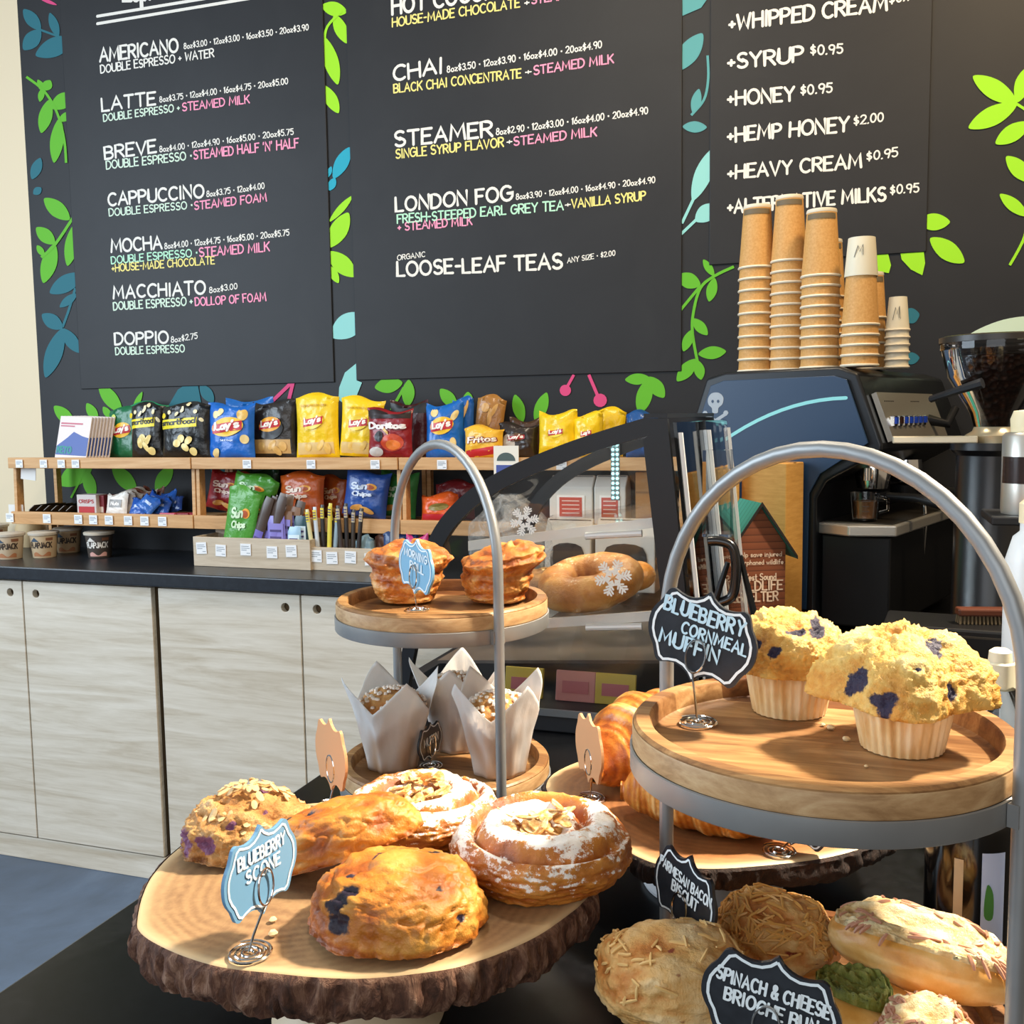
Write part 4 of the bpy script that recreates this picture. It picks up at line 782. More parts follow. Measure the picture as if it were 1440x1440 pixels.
q = MB(); px, pz = fx(.9); q.tube([(px, .33, pz + .03), (px + .04, .34, pz + .02), (px + .05, .36, pz + .055)], [.012, .010, .008], 10); q.build('steam_lever', black_metal, mach)
for gy_ in (.13, .36):
    q = MB(); q.lathe([(0, .05), (.034, .05), (.036, .03), (.03, .0), (.0, 0)], 24, (-.03, gy_, HM - .245)); g = q.build('group_head', chrome, mach)
    q = MB(); q.lathe([(.0, 0), (.03, 0), (.033, .02), (.0, .025)], 20, (-.03, gy_, HM - .272)); q.tube([(-.03, gy_, HM - .26), (.06, gy_ - .01, HM - .262), (.14, gy_ - .03, HM - .275)], [.008, .009, .013], 10); q.build('portafilter', black_metal, mach)
q = MB(); q.tube([(0, .28, HM - .21), (.03, .28, HM - .25), (.035, .285, HM - .33), (.03, .29, HM - .40)], .005, 8); q.build('steam_wand', chrome, mach)
q = MB(); q.tube([(-.02, .06, HM - .225), (-.02, .06, HM - .2)], [.009, .009], 10); q.build('group_bolt', chrome, mach)
dz = gy(1240, 745, 2.0).z - .9005
q = MB(); q.prism([(-.105, .02), (-.03, -.01), (.05, .03), (.05, .56), (-.105, .56)], lambda x, y, h: Vector((x, y, dz - .022 + h)), .022); bevel(q.build('drip_tray', M('#d2d0ca', .3, .7), mach, False), .003)
q = MB(); q.box(-.098, .04, .04, .55, dz + .0005, dz + .002); q.build('drip_grate', M('#4b4640', .35, .8), mach, False)
q = MB(); q.box(-.11, -.1005, .02, .6, dz, HM - .262); q.build('back_splash', M('#6b665e', .3, .9), mach, False)
q = MB(); q.prism([(-.10, .03), (.035, .045), (.035, .58), (-.10, .58)], lambda x, y, h: Vector((x, y, h + .015)), dz - .04); bevel(q.build('lower_body', M('#0c0d10', .4), mach, False), .004)
# measuring cup on the drip tray
X = Matrix.Rotation(ANG, 4, 'Z')
p = gy(1218, 722, 2.08); t = thing('shot_glass', 'small glass measuring cup of coffee on the drip tray', 'measuring cup', (mach.matrix_basis @ Vector((-.025, .07, dz + .0055))))
q = MB(); q.lathe([(.0, 0), (.024, 0), (.029, .055), (.027, .055), (.0225, .003), (0, .003)], 24); q.build('glass_wall', GLASS, t)
q = MB(); q.lathe([(.0, .0035), (.0215, .0035), (.0245, .038), (0, .038)], 24); q.build('coffee', M('#7a5230', .3), t)
q = MB(); q.tube([(.028, 0, .046), (.043, 0, .042), (.044, 0, .02), (.027, 0, .014)], .0035, 8); q.build('handle', GLASS, t)
q = MB()
for k in range(3): q.box(-.006, .008, -.0300, -.0292, .018 + k * .01, .020 + k * .01)
q.build('measure_mark', M('#4a3626', .5), t, False)

# ------------------------------------------------------------------ paper cups on the machine
kraft = NT('kraft_print'); kraft.base(kraft.ramp(kraft.noise(kraft.co(), 220, 2), [(.3, '#c9944f'), (.7, '#d8a765')])); kraft = kraft.p(.6)
cupw = M('#e9dfc8', .5)
def stack(px, top, bot, first, n, dep, w, sname, body=kraft, capped=False):
    """inverted nested paper cups; dep: metres along the sight line"""
    Y = dep; zb = .9005 + HM + .003; zt = gy(px, top, Y).z; z1 = gy(px, first, Y).z; r = (gy(px + w / 2, 400, Y) - gy(px - w / 2, 400, Y)).length / 2
    x = gy(px, (top + bot) / 2, Y).x; step = (z1 - zb) / (n - 1); H = zt - z1
    ordn = ['topmost', 'second from the top', 'third from the top', 'fourth from the top', 'fifth from the top', 'sixth from the top', 'seventh from the top', 'eighth from the top', 'ninth from the top', 'tenth from the top', 'eleventh from the top', 'twelfth from the top']
    for i in range(n):
        hh = H if i == 0 else step - .0006
        z = z1 - step * i
        t = thing('paper_cup', '%s cup, %s' % (sname, 'lowest' if i == n - 1 else ordn[i]), 'cup', (x, Y, z), 0, sname + ' cups on the espresso machine'); r2 = r * .76
        rad = lambda zz: r - (r - r2) * min(1, zz / H)
        q = MB(); q.lathe([(rad(0) - .0025, .001), (rad(0) - .001, .003)] + [(rad(hh * k / 4) - .0012, max(.003, hh * k / 4)) for k in range(1, 5)] + ([(r2 - .006, hh + .0003), (r2 - .007, hh - .004), (0, hh - .004)] if i == 0 else []), 26, close=False); q.build('cup_wall', body, t)
        q = MB(); q.lathe([(r - .004, .0), (r - .0005, -.0002), (r + .0012, .0022), (r, .0048), (r - .003, .005)], 26, close=False); q.build('rolled_rim', cupw, t)
        if i == 0:
            if body is kraft and not capped:
                q = MB(); q.grid(lambda u, v: Vector((rad(H - .010 - .011 * v) * cos(-2.6 + 2.1 * u), rad(H - .010 - .011 * v) * sin(-2.6 + 2.1 * u), H - .010 - .011 * v)), 12, 2); q.build('printed_band', M('#6d6048', .6), t)
                q = MB(); q.lathe([(r2 - .0006, H - .007), (r2 + .0002, H - .004), (r2 - .001, H + .0005), (r2 - .004, H + .0008)], 26, close=False); q.build('base_rim', cupw, t)
            if body is not kraft or capped:
                q = MB(); st = [[(-.6, -.7), (-.1, .7), (.1, -.1), (.5, .8), (.55, -.5)], [(.55, .8), (.75, -.6)]]
                ink(q, st, lambda X_, Y_: Vector(((rad(H * .5) + .001) * cos(-1.75 + .5 * X_), (rad(H * .5) + .001) * sin(-1.75 + .5 * X_), H * (.5 + .25 * Y_))), .05); q.build('script_mark', M('#7a776c', .6), t, False)
    return x, zt, r
stack(1064, 290, 505, 379, 10, 2.27, 52, 'kraft left-end stack')
stack(1109, 277, 505, 370, 11, 2.25, 52, 'kraft tallest stack')
stack(1154, 296, 508, 391, 10, 2.19, 57, 'kraft third stack')
x, zt, r = stack(1210, 368, 511, 459, 5, 2.14, 55, 'kraft white-capped stack')
wcup = M('#e6dfc6', .5)
t = thing('paper_cup', 'white paper cup with grey script capping the short kraft stack', 'cup', (x, 2.14, zt - .03))
q = MB(); H = gy(1210, 335, 2.14).z - zt + .03; r2 = r * .70
q.lathe([(r * .86, 0), (r * .865, .003), (r2, H), (r2 - .004, H + .0005), (r2 - .005, H - .003), (0, H - .003)], 26, close=False); q.build('cup_wall', wcup, t)
q = MB(); ink(q, [[(-.6, -.7), (-.1, .7), (.1, -.1), (.5, .8), (.55, -.5)]], lambda X_, Y_: Vector(((r * .81) * cos(-1.75 + .5 * X_), (r * .81) * sin(-1.75 + .5 * X_), H * (.62 + .2 * Y_))), .05); q.build('script_mark', M('#7a776c', .6), t, False)
stack(1226, 384, 510, 449, 5, 2.32, 42, 'kraft half-hidden stack')
stack(1166, 338, 508, 420, 7, 2.36, 46, 'kraft rearmost stack')
stack(1262, 418, 512, 466, 6, 2.27, 36, 'small white end stack', wcup)

# ------------------------------------------------------------------ grinder
gp = gy(1392, 800, 1.84); gr = thing('coffee_grinder', 'black coffee grinder with a big hopper of dark beans', 'grinder', (gp.x, 1.84, .9005))
zz = lambda py: gy(1392, py, 1.84).z - .9005
wd = lambda w: w * 1.76 / 1400 / 2
q = MB(); q.lathe([(wd(50), zz(600)), (wd(62), zz(580)), (wd(118), zz(530)), (wd(132), zz(500)), (wd(136), zz(490))], 36, close=False); q.lathe([(wd(138), zz(492)), (wd(138), zz(480)), (0, zz(479))], 36, close=False)
q.build('hopper', glass('smoked_plastic', (.55, .5, .46, 1), 1.2), gr)
be = NT('coffee_beans'); v = be.n('ShaderNodeTexVoronoi'); v.inputs['Scale'].default_value = 110; be.l(be.co(), v.inputs[0]); be.base(be.ramp(v.outputs[0], [(0, '#4a2c1c'), (.5, '#2c1810'), (1, '#0c0705')])); be.bump(v.outputs[0], .8, .004); be = be.p(.4)
q = MB(); q.lathe([(0, zz(599)), (wd(48), zz(599)), (wd(60), zz(580)), (wd(114), zz(530)), (wd(126), zz(502)), (wd(60), zz(499)), (0, zz(498))], 36); tag(q.build('beans', be, gr), kind='stuff')
q = MB(); q.lathe([(wd(139), zz(478)), (wd(142), zz(482)), (wd(142), zz(474)), (wd(130), zz(472)), (0, zz(471))], 36); q.build('hopper_lid', M('#2a241d', .35), gr)
q = MB(); q.lathe([(wd(70), zz(622)), (wd(72), zz(612)), (wd(54), zz(606)), (wd(50), zz(600))], 32, close=False); q.build('collar', M('#c8b896', .3, .7), gr)
q = MB(); q.lathe([(0, .0), (wd(120), .0), (wd(120), .012), (wd(96), .03), (wd(92), zz(640)), (wd(108), zz(632)), (wd(108), zz(622)), (0, zz(621))], 36); q.build('body', M('#0e0f12', .28, spec=.6), gr)
q = MB(); q.box(-.16, -.03, -.05, -.02, zz(622), zz(612)); bevel(q.build('dosing_fork', M('#d5c9ae', .35, .4), gr, False), .002)
q = MB(); q.tube([(-.1, -.02, zz(560)), (-.06, -.075, zz(548)), (-.03, -.09, zz(540))], [.006, .007, .009], 8); q.build('adjuster', black_metal, gr)

# ------------------------------------------------------------------ things by the right edge
t = thing('knock_box', 'black box on the dark counter behind the tall muffin', 'box', (gy(1330, 900, 1.6).x, 1.6, .9005), -.1)
q = MB(); q.box(-.09, .09, 0, .12, 0, .125); bevel(q.build('box', M('#0b0b0d', .4), t, False), .004); q = MB(); q.box(-.088, .088, -.001, .0, .112, .115); q.build('edge_line', M('#3c352c', .4), t, False)
t = thing('grounds_brush', 'brown brush lying on the black box', 'brush', (gy(1385, 830, 1.65).x, 1.65, 1.026), .2)
q = MB(); q.box(-.04, .04, -.012, .012, .012, .024); bevel(q.build('brush_back', M('#5a2e1c', .4), t, False), .003)
q = MB()
for i in range(14):
    for j in range(3): q.tube([(-.036 + i * .0055, -.008 + j * .008, .012), (-.037 + i * .0057, -.009 + j * .009, 0)], .0018, 5)
tag(q.build('bristles', M('#6a5a40', .7), t), kind='stuff')
p = gy(1445, 720, 1.5); t = thing('syrup_dispenser', 'steel dispenser with a dark window and cream lid at the right edge', 'dispenser', (p.x, 1.5, gy(1440, 722, 1.5).z))
q = MB(); q.lathe([(0, 0), (.033, 0), (.034, .006), (.034, .105), (.03, .11), (0, .11)], 30); q.build('canister', steel, t)
q = MB(); q.grid(lambda u, v: Vector((.0346 * cos(-2.9 + 1.1 * u), .0346 * sin(-2.9 + 1.1 * u), .042 + .036 * v)), 10, 2); q.build('sight_window', M('#2a1812', .2), t)
q = MB(); q.lathe([(.024, .1105), (.025, .128), (.021, .139), (0, .141)], 26); q.build('lid', M('#eadfb8', .5), t)
zst = t.location.z
t2 = thing('bottle_rack', 'black rack carrying the steel dispenser at the right edge', 'rack', (p.x, 1.5, .9005))
q = MB(); q.box(-.05, .09, -.05, .07, zst - .9005 - .012, zst - .9005 - .0005); bevel(q.build('rack_shelf', black_metal, t2, False), .002)
for a in (.075,):
    for b_ in (-.035, .055): q = MB(); q.tube([(a, b_, 0), (a, b_, zst - .913)], .006, 8); q.build('rack_post', black_metal, t2)
p = gy(1450, 880, 1.25); zb = gy(1440, 905, 1.25).z
t = thing('cream_bottle', 'white squeeze bottle with a cream cap cut by the right edge', 'bottle', (p.x, 1.25, .9005))
zt = gy(1440, 735, 1.25).z - .9005
q = MB(); q.lathe([(0, 0), (.028, 0), (.03, .006), (.03, zt * .86), (.022, zt * .95), (.015, zt * .97), (.015, zt)], 28); q.build('bottle_body', M('#e8eeee', .35, spec=.5), t)
q = MB(); q.lathe([(.0165, zt), (.0165, zt + .022), (.010, zt + .028), (.006, zt + .045), (0, zt + .046)], 20); q.build('cap', M('#efe2bd', .5), t)
p = gz(1408, 960, 1.0); yb = 1.12; xb = gy(1406, 950, yb).x
t = thing('clear_bottle', 'clear plastic bottle with a ridged cream cap behind the tray rim', 'bottle', (xb, yb, .9005))
h1 = gy(1406, 962, yb).z - .9005; h2 = gy(1406, 912, yb).z - .9005
q = MB(); q.lathe([(0, 0), (.035, 0), (.036, .02), (.034, h1 * .55), (.036, h1 * .62), (.03, h1 * .8), (.014, h1), (.012, h1)], 28, rf=lambda a, j: 1 + .03 * sin(a * 5 + j)); q.build('bottle_body', FILM, t)
q = MB(); q.lathe([(.0145, h1 - .004), (.0145, h1 + (h2 - h1) * .6), (.0125, h1 + (h2 - h1) * .65)], 28, close=False, rf=lambda a, j: 1 + .03 * sin(a * 22)); q.lathe([(.012, h1 + (h2 - h1) * .6), (.011, h2 - .003), (.007, h2), (0, h2)], 24, close=False); q.build('cap', M('#e8e0c0', .4), t)
xb = gy(1362, 1250, .83).x
t = thing('dark_bottle', 'dark glass bottle with a leaf label beside the leg of the front stand', 'bottle', (xb, .83, .9005), .2)
h = gy(1380, 1120, .83).z - .9005
q = MB(); q.lathe([(0, 0), (.030, 0), (.033, .008), (.033, .13), (.028, .15), (.013, .17), (.012, .2), (0, .2)], 32); q.build('bottle_glass', M('#0a0908', .12, spec=.7), t)
q = MB(); q.grid(lambda u, v: Vector((.0336 * cos(-1.62 + .55 * u), .0336 * sin(-1.62 + .55 * u), .022 + .095 * v)), 10, 3); lb = q.build('label', M('#aebfe0', .5), t)
q = MB(); q.prism([(v.x, v.y) for v in catmull([(-1.55, .068, 0), (-1.5, .092, 0), (-1.36, .085, 0), (-1.36, .066, 0)], 4)], lambda x, y, hh: Vector(((.0338 + hh) * cos(x), (.0338 + hh) * sin(x), y)), .0004); q.build('printed_leaf', M('#3f7a35', .5), lb, False)
q = MB(); q.grid(lambda u, v: Vector((.0336 * cos(-2.2 + .2 * u), .0336 * sin(-2.2 + .2 * u), .05 + .06 * v)), 8, 3); q.build('side_label', M('#b09a78', .5), t)
xb = gy(1420, 1200, 1.0).x
t = thing('label_box', 'pale box standing behind the dark bottle', 'box', (xb, 1.0, .9005), .1); q = MB(); q.box(-.03, .04, 0, .05, 0, .09); bevel(q.build('carton', M('#9a958a', .6), t, False), .002)

# ------------------------------------------------------------------ behind the case: collection house, boxes, tongs, coffee bags
HY = 1.86
hx0, hx1 = gy(1035, 800, HY).x, gy(1105, 800, HY).x; w = (hx1 - hx0) * 1.14
ho = thing('donation_house', 'brown cardboard collection house with green roof for a wildlife shelter', 'collection box', ((hx0 + hx1) / 2 - .004, HY + .01, .9005), .45)
he = gy(1070, 768, HY).z - .9005; hr = gy(1073, 712, HY).z - .9005
ck = NT('brown_clapboard'); s = ck.n('ShaderNodeSeparateXYZ'); ck.l(ck.co(), s.inputs[0]); fz = ck.math('FRACT', ck.math('MULTIPLY', s.outputs[2], 75)); ck.base(ck.ramp(fz, [(0, '#4e2a1a'), (.12, '#8a4d30'), (.9, '#9c5a3a'), (1, '#6a3a24')])); ck.bump(fz, .3, .004); ck = ck.p(.6)
q = MB(); q.prism([(-w / 2, 0), (w / 2, 0), (w / 2, he), (0, hr), (-w / 2, he)], lambda x, y, h: Vector((x, h, y)), .09); q.build('house_body', ck, ho, False)
rg = NT('green_roof'); s = rg.n('ShaderNodeSeparateXYZ'); rg.l(rg.co(), s.inputs[0]); fz = rg.math('FRACT', rg.math('MULTIPLY', s.outputs[1], 60)); rg.base(rg.ramp(fz, [(0, '#1f6a60'), (.2, '#3c9a8c'), (1, '#3f9c8e')])); rg = rg.p(.6)
for sg in (-1, 1):
    ex, ez = sg * w * .68, he - (hr - he) * .36
    q = MB(); q.prism([(0, hr + .001), (ex, ez + .001), (ex, ez + .005), (0, hr + .006)], lambda x, y, h: Vector((x, -.012 + h, y)), .115); q.build('roof_panel', rg, ho, False)
    q = MB(); q.prism([(0, hr + .0005), (ex, ez + .0005), (ex, ez + .007), (0, hr + .008)], lambda x, y, h: Vector((x, -.0145 + h, y)), .0022); q.build('roof_edge', M('#1d1712', .6), ho, False)
q = MB()
for txt, zf, x0, x1, h in (('help save injured', .90, -.40, .42, .0085), ('& orphaned wildlife', .83, -.44, .45, .0085), ('West Sound', .69, -.3, .32, .012), ('WILDLIFE', .60, -.42, .44, .017), ('SHELTER', .50, -.4, .36, .017), ('856.9957', .33, -.25, .42, .009), ('wildlifeshelter.org', .26, -.42, .45, .0085)):
    write_on(q, txt, (x0 * w, 0, zf * he), (x1 * w, 0, zf * he), h, (0, 0, 1), (0, -1, 0), .085, lift=.0015)
q.build('lettering', M('#e6cdb4', .6), ho, False)
cb = NT('cardboard'); cb.base(cb.ramp(cb.noise(cb.co((1, 1, 6)), 30, 3), [(.3, '#c08a3e'), (.7, '#d29d50')])); cb = cb.p(.7)
bxp = gy(1072, 745, 2.02)
t = thing('cardboard_box', 'orange-brown cardboard box standing behind the collection house', 'box', (bxp.x, 2.035, .9005), -.45)
hb = gy(1075, 652, 2.0).z - .9005
q = MB(); q.box(-.05, .05, 0, .07, 0, hb); bevel(q.build('carton', cb, t, False), .002); q = MB(); q.box(-.0505, .0505, .03, .04, hb + .0003, hb + .001); q.build('tape', M('#a8783a', .4), t, False)
t = thing('cardboard_box', 'low cardboard box with a pale side, left of the taller orange box', 'box', (gy(1018, 700, 2.03).x, 2.03, .9005), 0.1)
hb = gy(1036, 662, 2.03).z - .9005
q = MB(); q.box(-.045, .03, 0, .07, 0, hb); bevel(q.build('carton', cb, t, False), .002); q = MB(); q.box(-.04, .025, -.001, -.0002, hb * .35, hb * .8); q.build('pale_label', M('#cbbfb0', .6), t, False)
TY = 1.22
def tp(px, py): v = gy(px, py, TY); return v
t = thing('serving_tongs', 'black tongs with a bent hook handle standing behind the muffin card', 'tongs', (tp(1030, 850).x, TY, tp(1030, 868).z))
lo = lambda px, py: tp(px, py) - t.location
q = MB(); q.tube(catmull([lo(996, 761), lo(1012, 761), lo(1029, 768), lo(1035, 790), lo(1034, 820), lo(1028, 840), lo(1010, 848), lo(1000, 850)], 5, False), .0062, 10); q.build('hook_handle', M('#0a0a0c', .22, spec=.6), t)
for px, dy in (((1024, 790), -.004), ((1040, 782), .006)):
    e = (1004, 852) if dy < 0 else (1060, 866)
    q = MB(); q.tube([lo(*px) + Vector((0, dy, 0)), lo(*e) + Vector((0, dy, 0))], [.003, .0045], 8); q.build('arm', M('#2a2c2e', .3, .8), t)
t = thing('tongs_holder', 'black cup holding the serving tongs, behind the muffin tray', 'holder', (t.location.x, TY, .9005))
zh = tp(1030, 868).z - .9005
q = MB(); q.lathe([(0, 0), (.030, 0), (.032, .004), (.032, zh - .001), (0, zh - .001)], 28); q.build('holder_cup', M('#121316', .4), t)

cp = NT('coffee_bag_paper'); cp.base('#d9d2c6'); cp.bump(cp.noise(cp.co(), 40, 3), .25, .004); cp = cp.p(.55)
def coffee_bag(px0, px1, yt, yb, Y, label, win=False, tilt=0, zb=None):
    a, b = gy(px0, yb, Y), gy(px1, yb, Y); w = b.x - a.x; z0 = zb if zb is not None else a.z; h = gy(px0, yt, Y).z - z0
    t = thing('coffee_bag', label, 'coffee bag', ((a.x + b.x) / 2, Y, z0), 0, 'coffee bags behind the case', tilt)
    q = MB(); q.prism([(-.035, 0), (.035, 0), (.034, h * .78), (.004, h), (-.004, h), (-.034, h * .78)], lambda x, y, hh: Vector((-w / 2 + hh, x, y)), w); bevel(q.build('bag', cp, t, False), .003)
    q = MB(); q.box(-w * .45, w * .45, -.008, -.0045, h * .93, h * .985); q.build('tin_tie', M('#3b3a36', .5), t, False)
    if win:
        q = MB(); q.prism([(v.x, v.y) for v in catmull([(-w * .3, h * .2, 0), (w * .3, h * .2, 0), (w * .3, h * .62, 0), (-w * .3, h * .62, 0)], 4)], lambda x, y, hh: Vector((x, -.0357 - hh, y)), .001); q.build('window', M('#3a3531', .2), t, False)
    else:
        q = MB(); q.box(-w * .32, w * .32, -.0362, -.0352, h * .16, h * .62); lbl = q.build('label', M('#eee9e0', .5), t, False)
        q = MB(); q.box(-w * .26, w * .26, -.0372, -.0363, h * .20, h * .58); q.build('red_print', M('#c4492f', .5), t, False)
        q = MB()
        for k in range(4): q.box(-w * .2, w * .2, -.0378, -.0373, h * (.26 + .08 * k), h * (.28 + .08 * k))
        q.build('print_line', M('#e8c8b8', .5), t, False)
    return t
coffee_bag(778, 838, 668, 733, 2.565, 'white coffee bag with red label, left one behind the case glass', zb=1.0590)
coffee_bag(840, 884, 668, 733, 2.565, 'white coffee bag with red label, beside the light strip', zb=1.0590)
coffee_bag(772, 836, 728, 830, 2.36, 'white coffee bag with a clear window, on the counter behind the case', win=True, zb=.9263)
coffee_bag(842, 925, 728, 840, 2.36, 'second windowed coffee bag half hidden by the bagels', win=True, zb=.9263)
t = thing('kraft_box', 'brown box behind the case, right of the coffee bags', 'box', (gy(915, 700, 2.535).x, 2.535, 1.0590)); q = MB(); q.box(-.04, .05, 0, .09, 0, .145); bevel(q.build('carton', M('#a8763f', .7), t, False), .002)
q = MB(); q.box(-.04, .05, -.001, -.0001, .09, .095); q.build('edge_print', M('#8a5e30', .7), t, False)
t = thing('plastic_bag', 'clear crumpled plastic bag of rolls behind the curved glass', 'plastic bag', (gy(718, 720, 2.2).x, 2.2, .9005))
fz = lambda u, v: Vector(((.10 + .012 * NZ.noise(Vector((u * 9, v * 7, 2)))) * cos(2 * pi * u) * (1 - .75 * max(0, v - .75) / .25) * sin(min(1, v * 4 + .35) * pi / 2), .07 * sin(2 * pi * u) * (1 - .7 * max(0, v - .75) / .25) * (1 + .25 * NZ.noise(Vector((u * 8, v * 9, 5)))), .27 * v))
q = MB(); q.grid(fz, 40, 24, wu=True); q.build('film', CRINKLE, t)
for i in range(3):
    q = MB(); q.lathe([(0, 0), (.035, .006), (.043, .025), (.03, .05), (0, .058)], 20, (-.04 + .04 * i, .0, .01 + .07 * (i % 2))); q.build('bread_roll', M('#c9975c', .6), t)
# LED light strip glued inside the case roof
t = thing('led_strip', 'upright row of cyan lights inside the far end of the display case', 'light strip', (gy(864, 664, KY2 - .02).x, KY2 - .02, gy(864, 704, KY2 - .02).z), rx=pi / 2)
em = NT('cyan_led'); em.b.inputs['Emission Color'].default_value = (.45, .95, 1, 1); em.b.inputs['Emission Strength'].default_value = 1.1; em.base('#9fe8ee'); em = em.p(.4)
q = MB(); q.box(-.008, .008, 0, .125, -.010, -.006); q.build('strip_base', M('#5c6468', .4), t, False)
q = MB()
for i in range(14):
    for j in (-.004, .004): q.lathe([(0, 0), (.0032, 0), (.0026, .0025), (0, .0032)], 8, (j, .005 + i * .0088, -.0058))
q.build('diodes', em, t)
# ================================================================== STANDS AND SLABS OF WOOD
acacia = wood('acacia_tray', '#76502f', '#a47a4c', '#c6a06e', (3, 26, 26), 1.9, .42, .10, (1, 24, '#94704e'))
acrim = wood('acacia_rim', '#8f6a42', '#b59064', '#cdae82', (9, 9, 30), 1.6, .5, .12)
gun = NT('brushed_gunmetal'); gun.base(gun.ramp(gun.noise(gun.co(), 30, 2), [(.3, '#939493'), (.7, '#9b9c9b')])); gun = gun.p(.42, .45, spec=.6)
def stand(label, cx, cy, ang, z_up, z_lo, R, top, hoop_r=.0056):
    t = thing('pastry_stand', label, 'tiered stand', (cx, cy, .9005), 0)
    for nm, z, rr in (('upper', z_up - .9005, R), ('lower', z_lo - .9005, R)):
        q = MB(); q.lathe([(0, z - .022), (rr - .004, z - .022), (rr, z - .018), (rr, z - .002), (rr - .002, z), (rr - .011, z), (rr - .0125, z - .002), (rr - .0135, z - .0135), (rr - .016, z - .015), (0, z - .015)], 72)
        tr = q.build('tray', acacia, t, True, 35)
        q = MB(); q.lathe([(rr + .0003, z - .018), (rr + .0003, z - .003), (rr + .0008, z - .004), (rr + .0008, z - .017)], 72, close=False); q.build('tray_rim', acrim, tr, True, 35)
        q = MB(); q.lathe([(rr - .006, z - .034), (rr + .0018, z - .034), (rr + .0024, z - .033), (rr + .0024, z - .0185), (rr + .0012, z - .018), (rr - .006, z - .0225)], 72, close=False); q.build('metal_band', gun, t, True, 35)
    ca, sa = cos(ang), sin(ang); ra = R + .0082; zt = top - .9005; zs = zt - ra * 1.02
    P = [Vector((ra * ca, ra * sa, .0005)), Vector((ra * ca, ra * sa, zs * .5)), Vector((ra * ca, ra * sa, zs))]
    for i in range(1, 24): a = pi * i / 24; P.append(Vector((ra * cos(a) * ca, ra * cos(a) * sa, zs + (zt - zs) * sin(a))))
    P += [Vector((-ra * ca, -ra * sa, zs)), Vector((-ra * ca, -ra * sa, zs * .5)), Vector((-ra * ca, -ra * sa, .0005))]
    q = MB(); q.tube(P, hoop_r, 14); q.build('arched_handle', gun, t)
    for s in (1, -1):
        for z in (z_up - .9005, z_lo - .9005):
            X = Matrix.Rotation(ang if s > 0 else ang + pi, 4, 'Z')
            q = MB(); q.box(R + .0025, R + .009, -.007, .007, z - .033, z - .019, 0, X); q.build('band_bracket', gun, t, False)
    q = MB()
    for k in range(3): a = ang + pi / 2 + 2 * pi * k / 3; q.lathe([(0, 0), (.008, 0), (.008, z_lo - .9005 - .0345), (0, z_lo - .9005 - .0345)], 12, ((R - .02) * cos(a), (R - .02) * sin(a), 0))
    q.build('feet', black_metal, t)
    return t
LS = (-.453, 1.067); RS = (-.018, .69)
stand('rear two-tier stand with morning buns above and paper-wrapped muffins below', *LS, radians(-40), 1.142, .948, .123, 1.320)
stand('front two-tier stand with blueberry muffins above and cheese biscuits below', *RS, radians(-30), 1.142, .948, .125, 1.326)

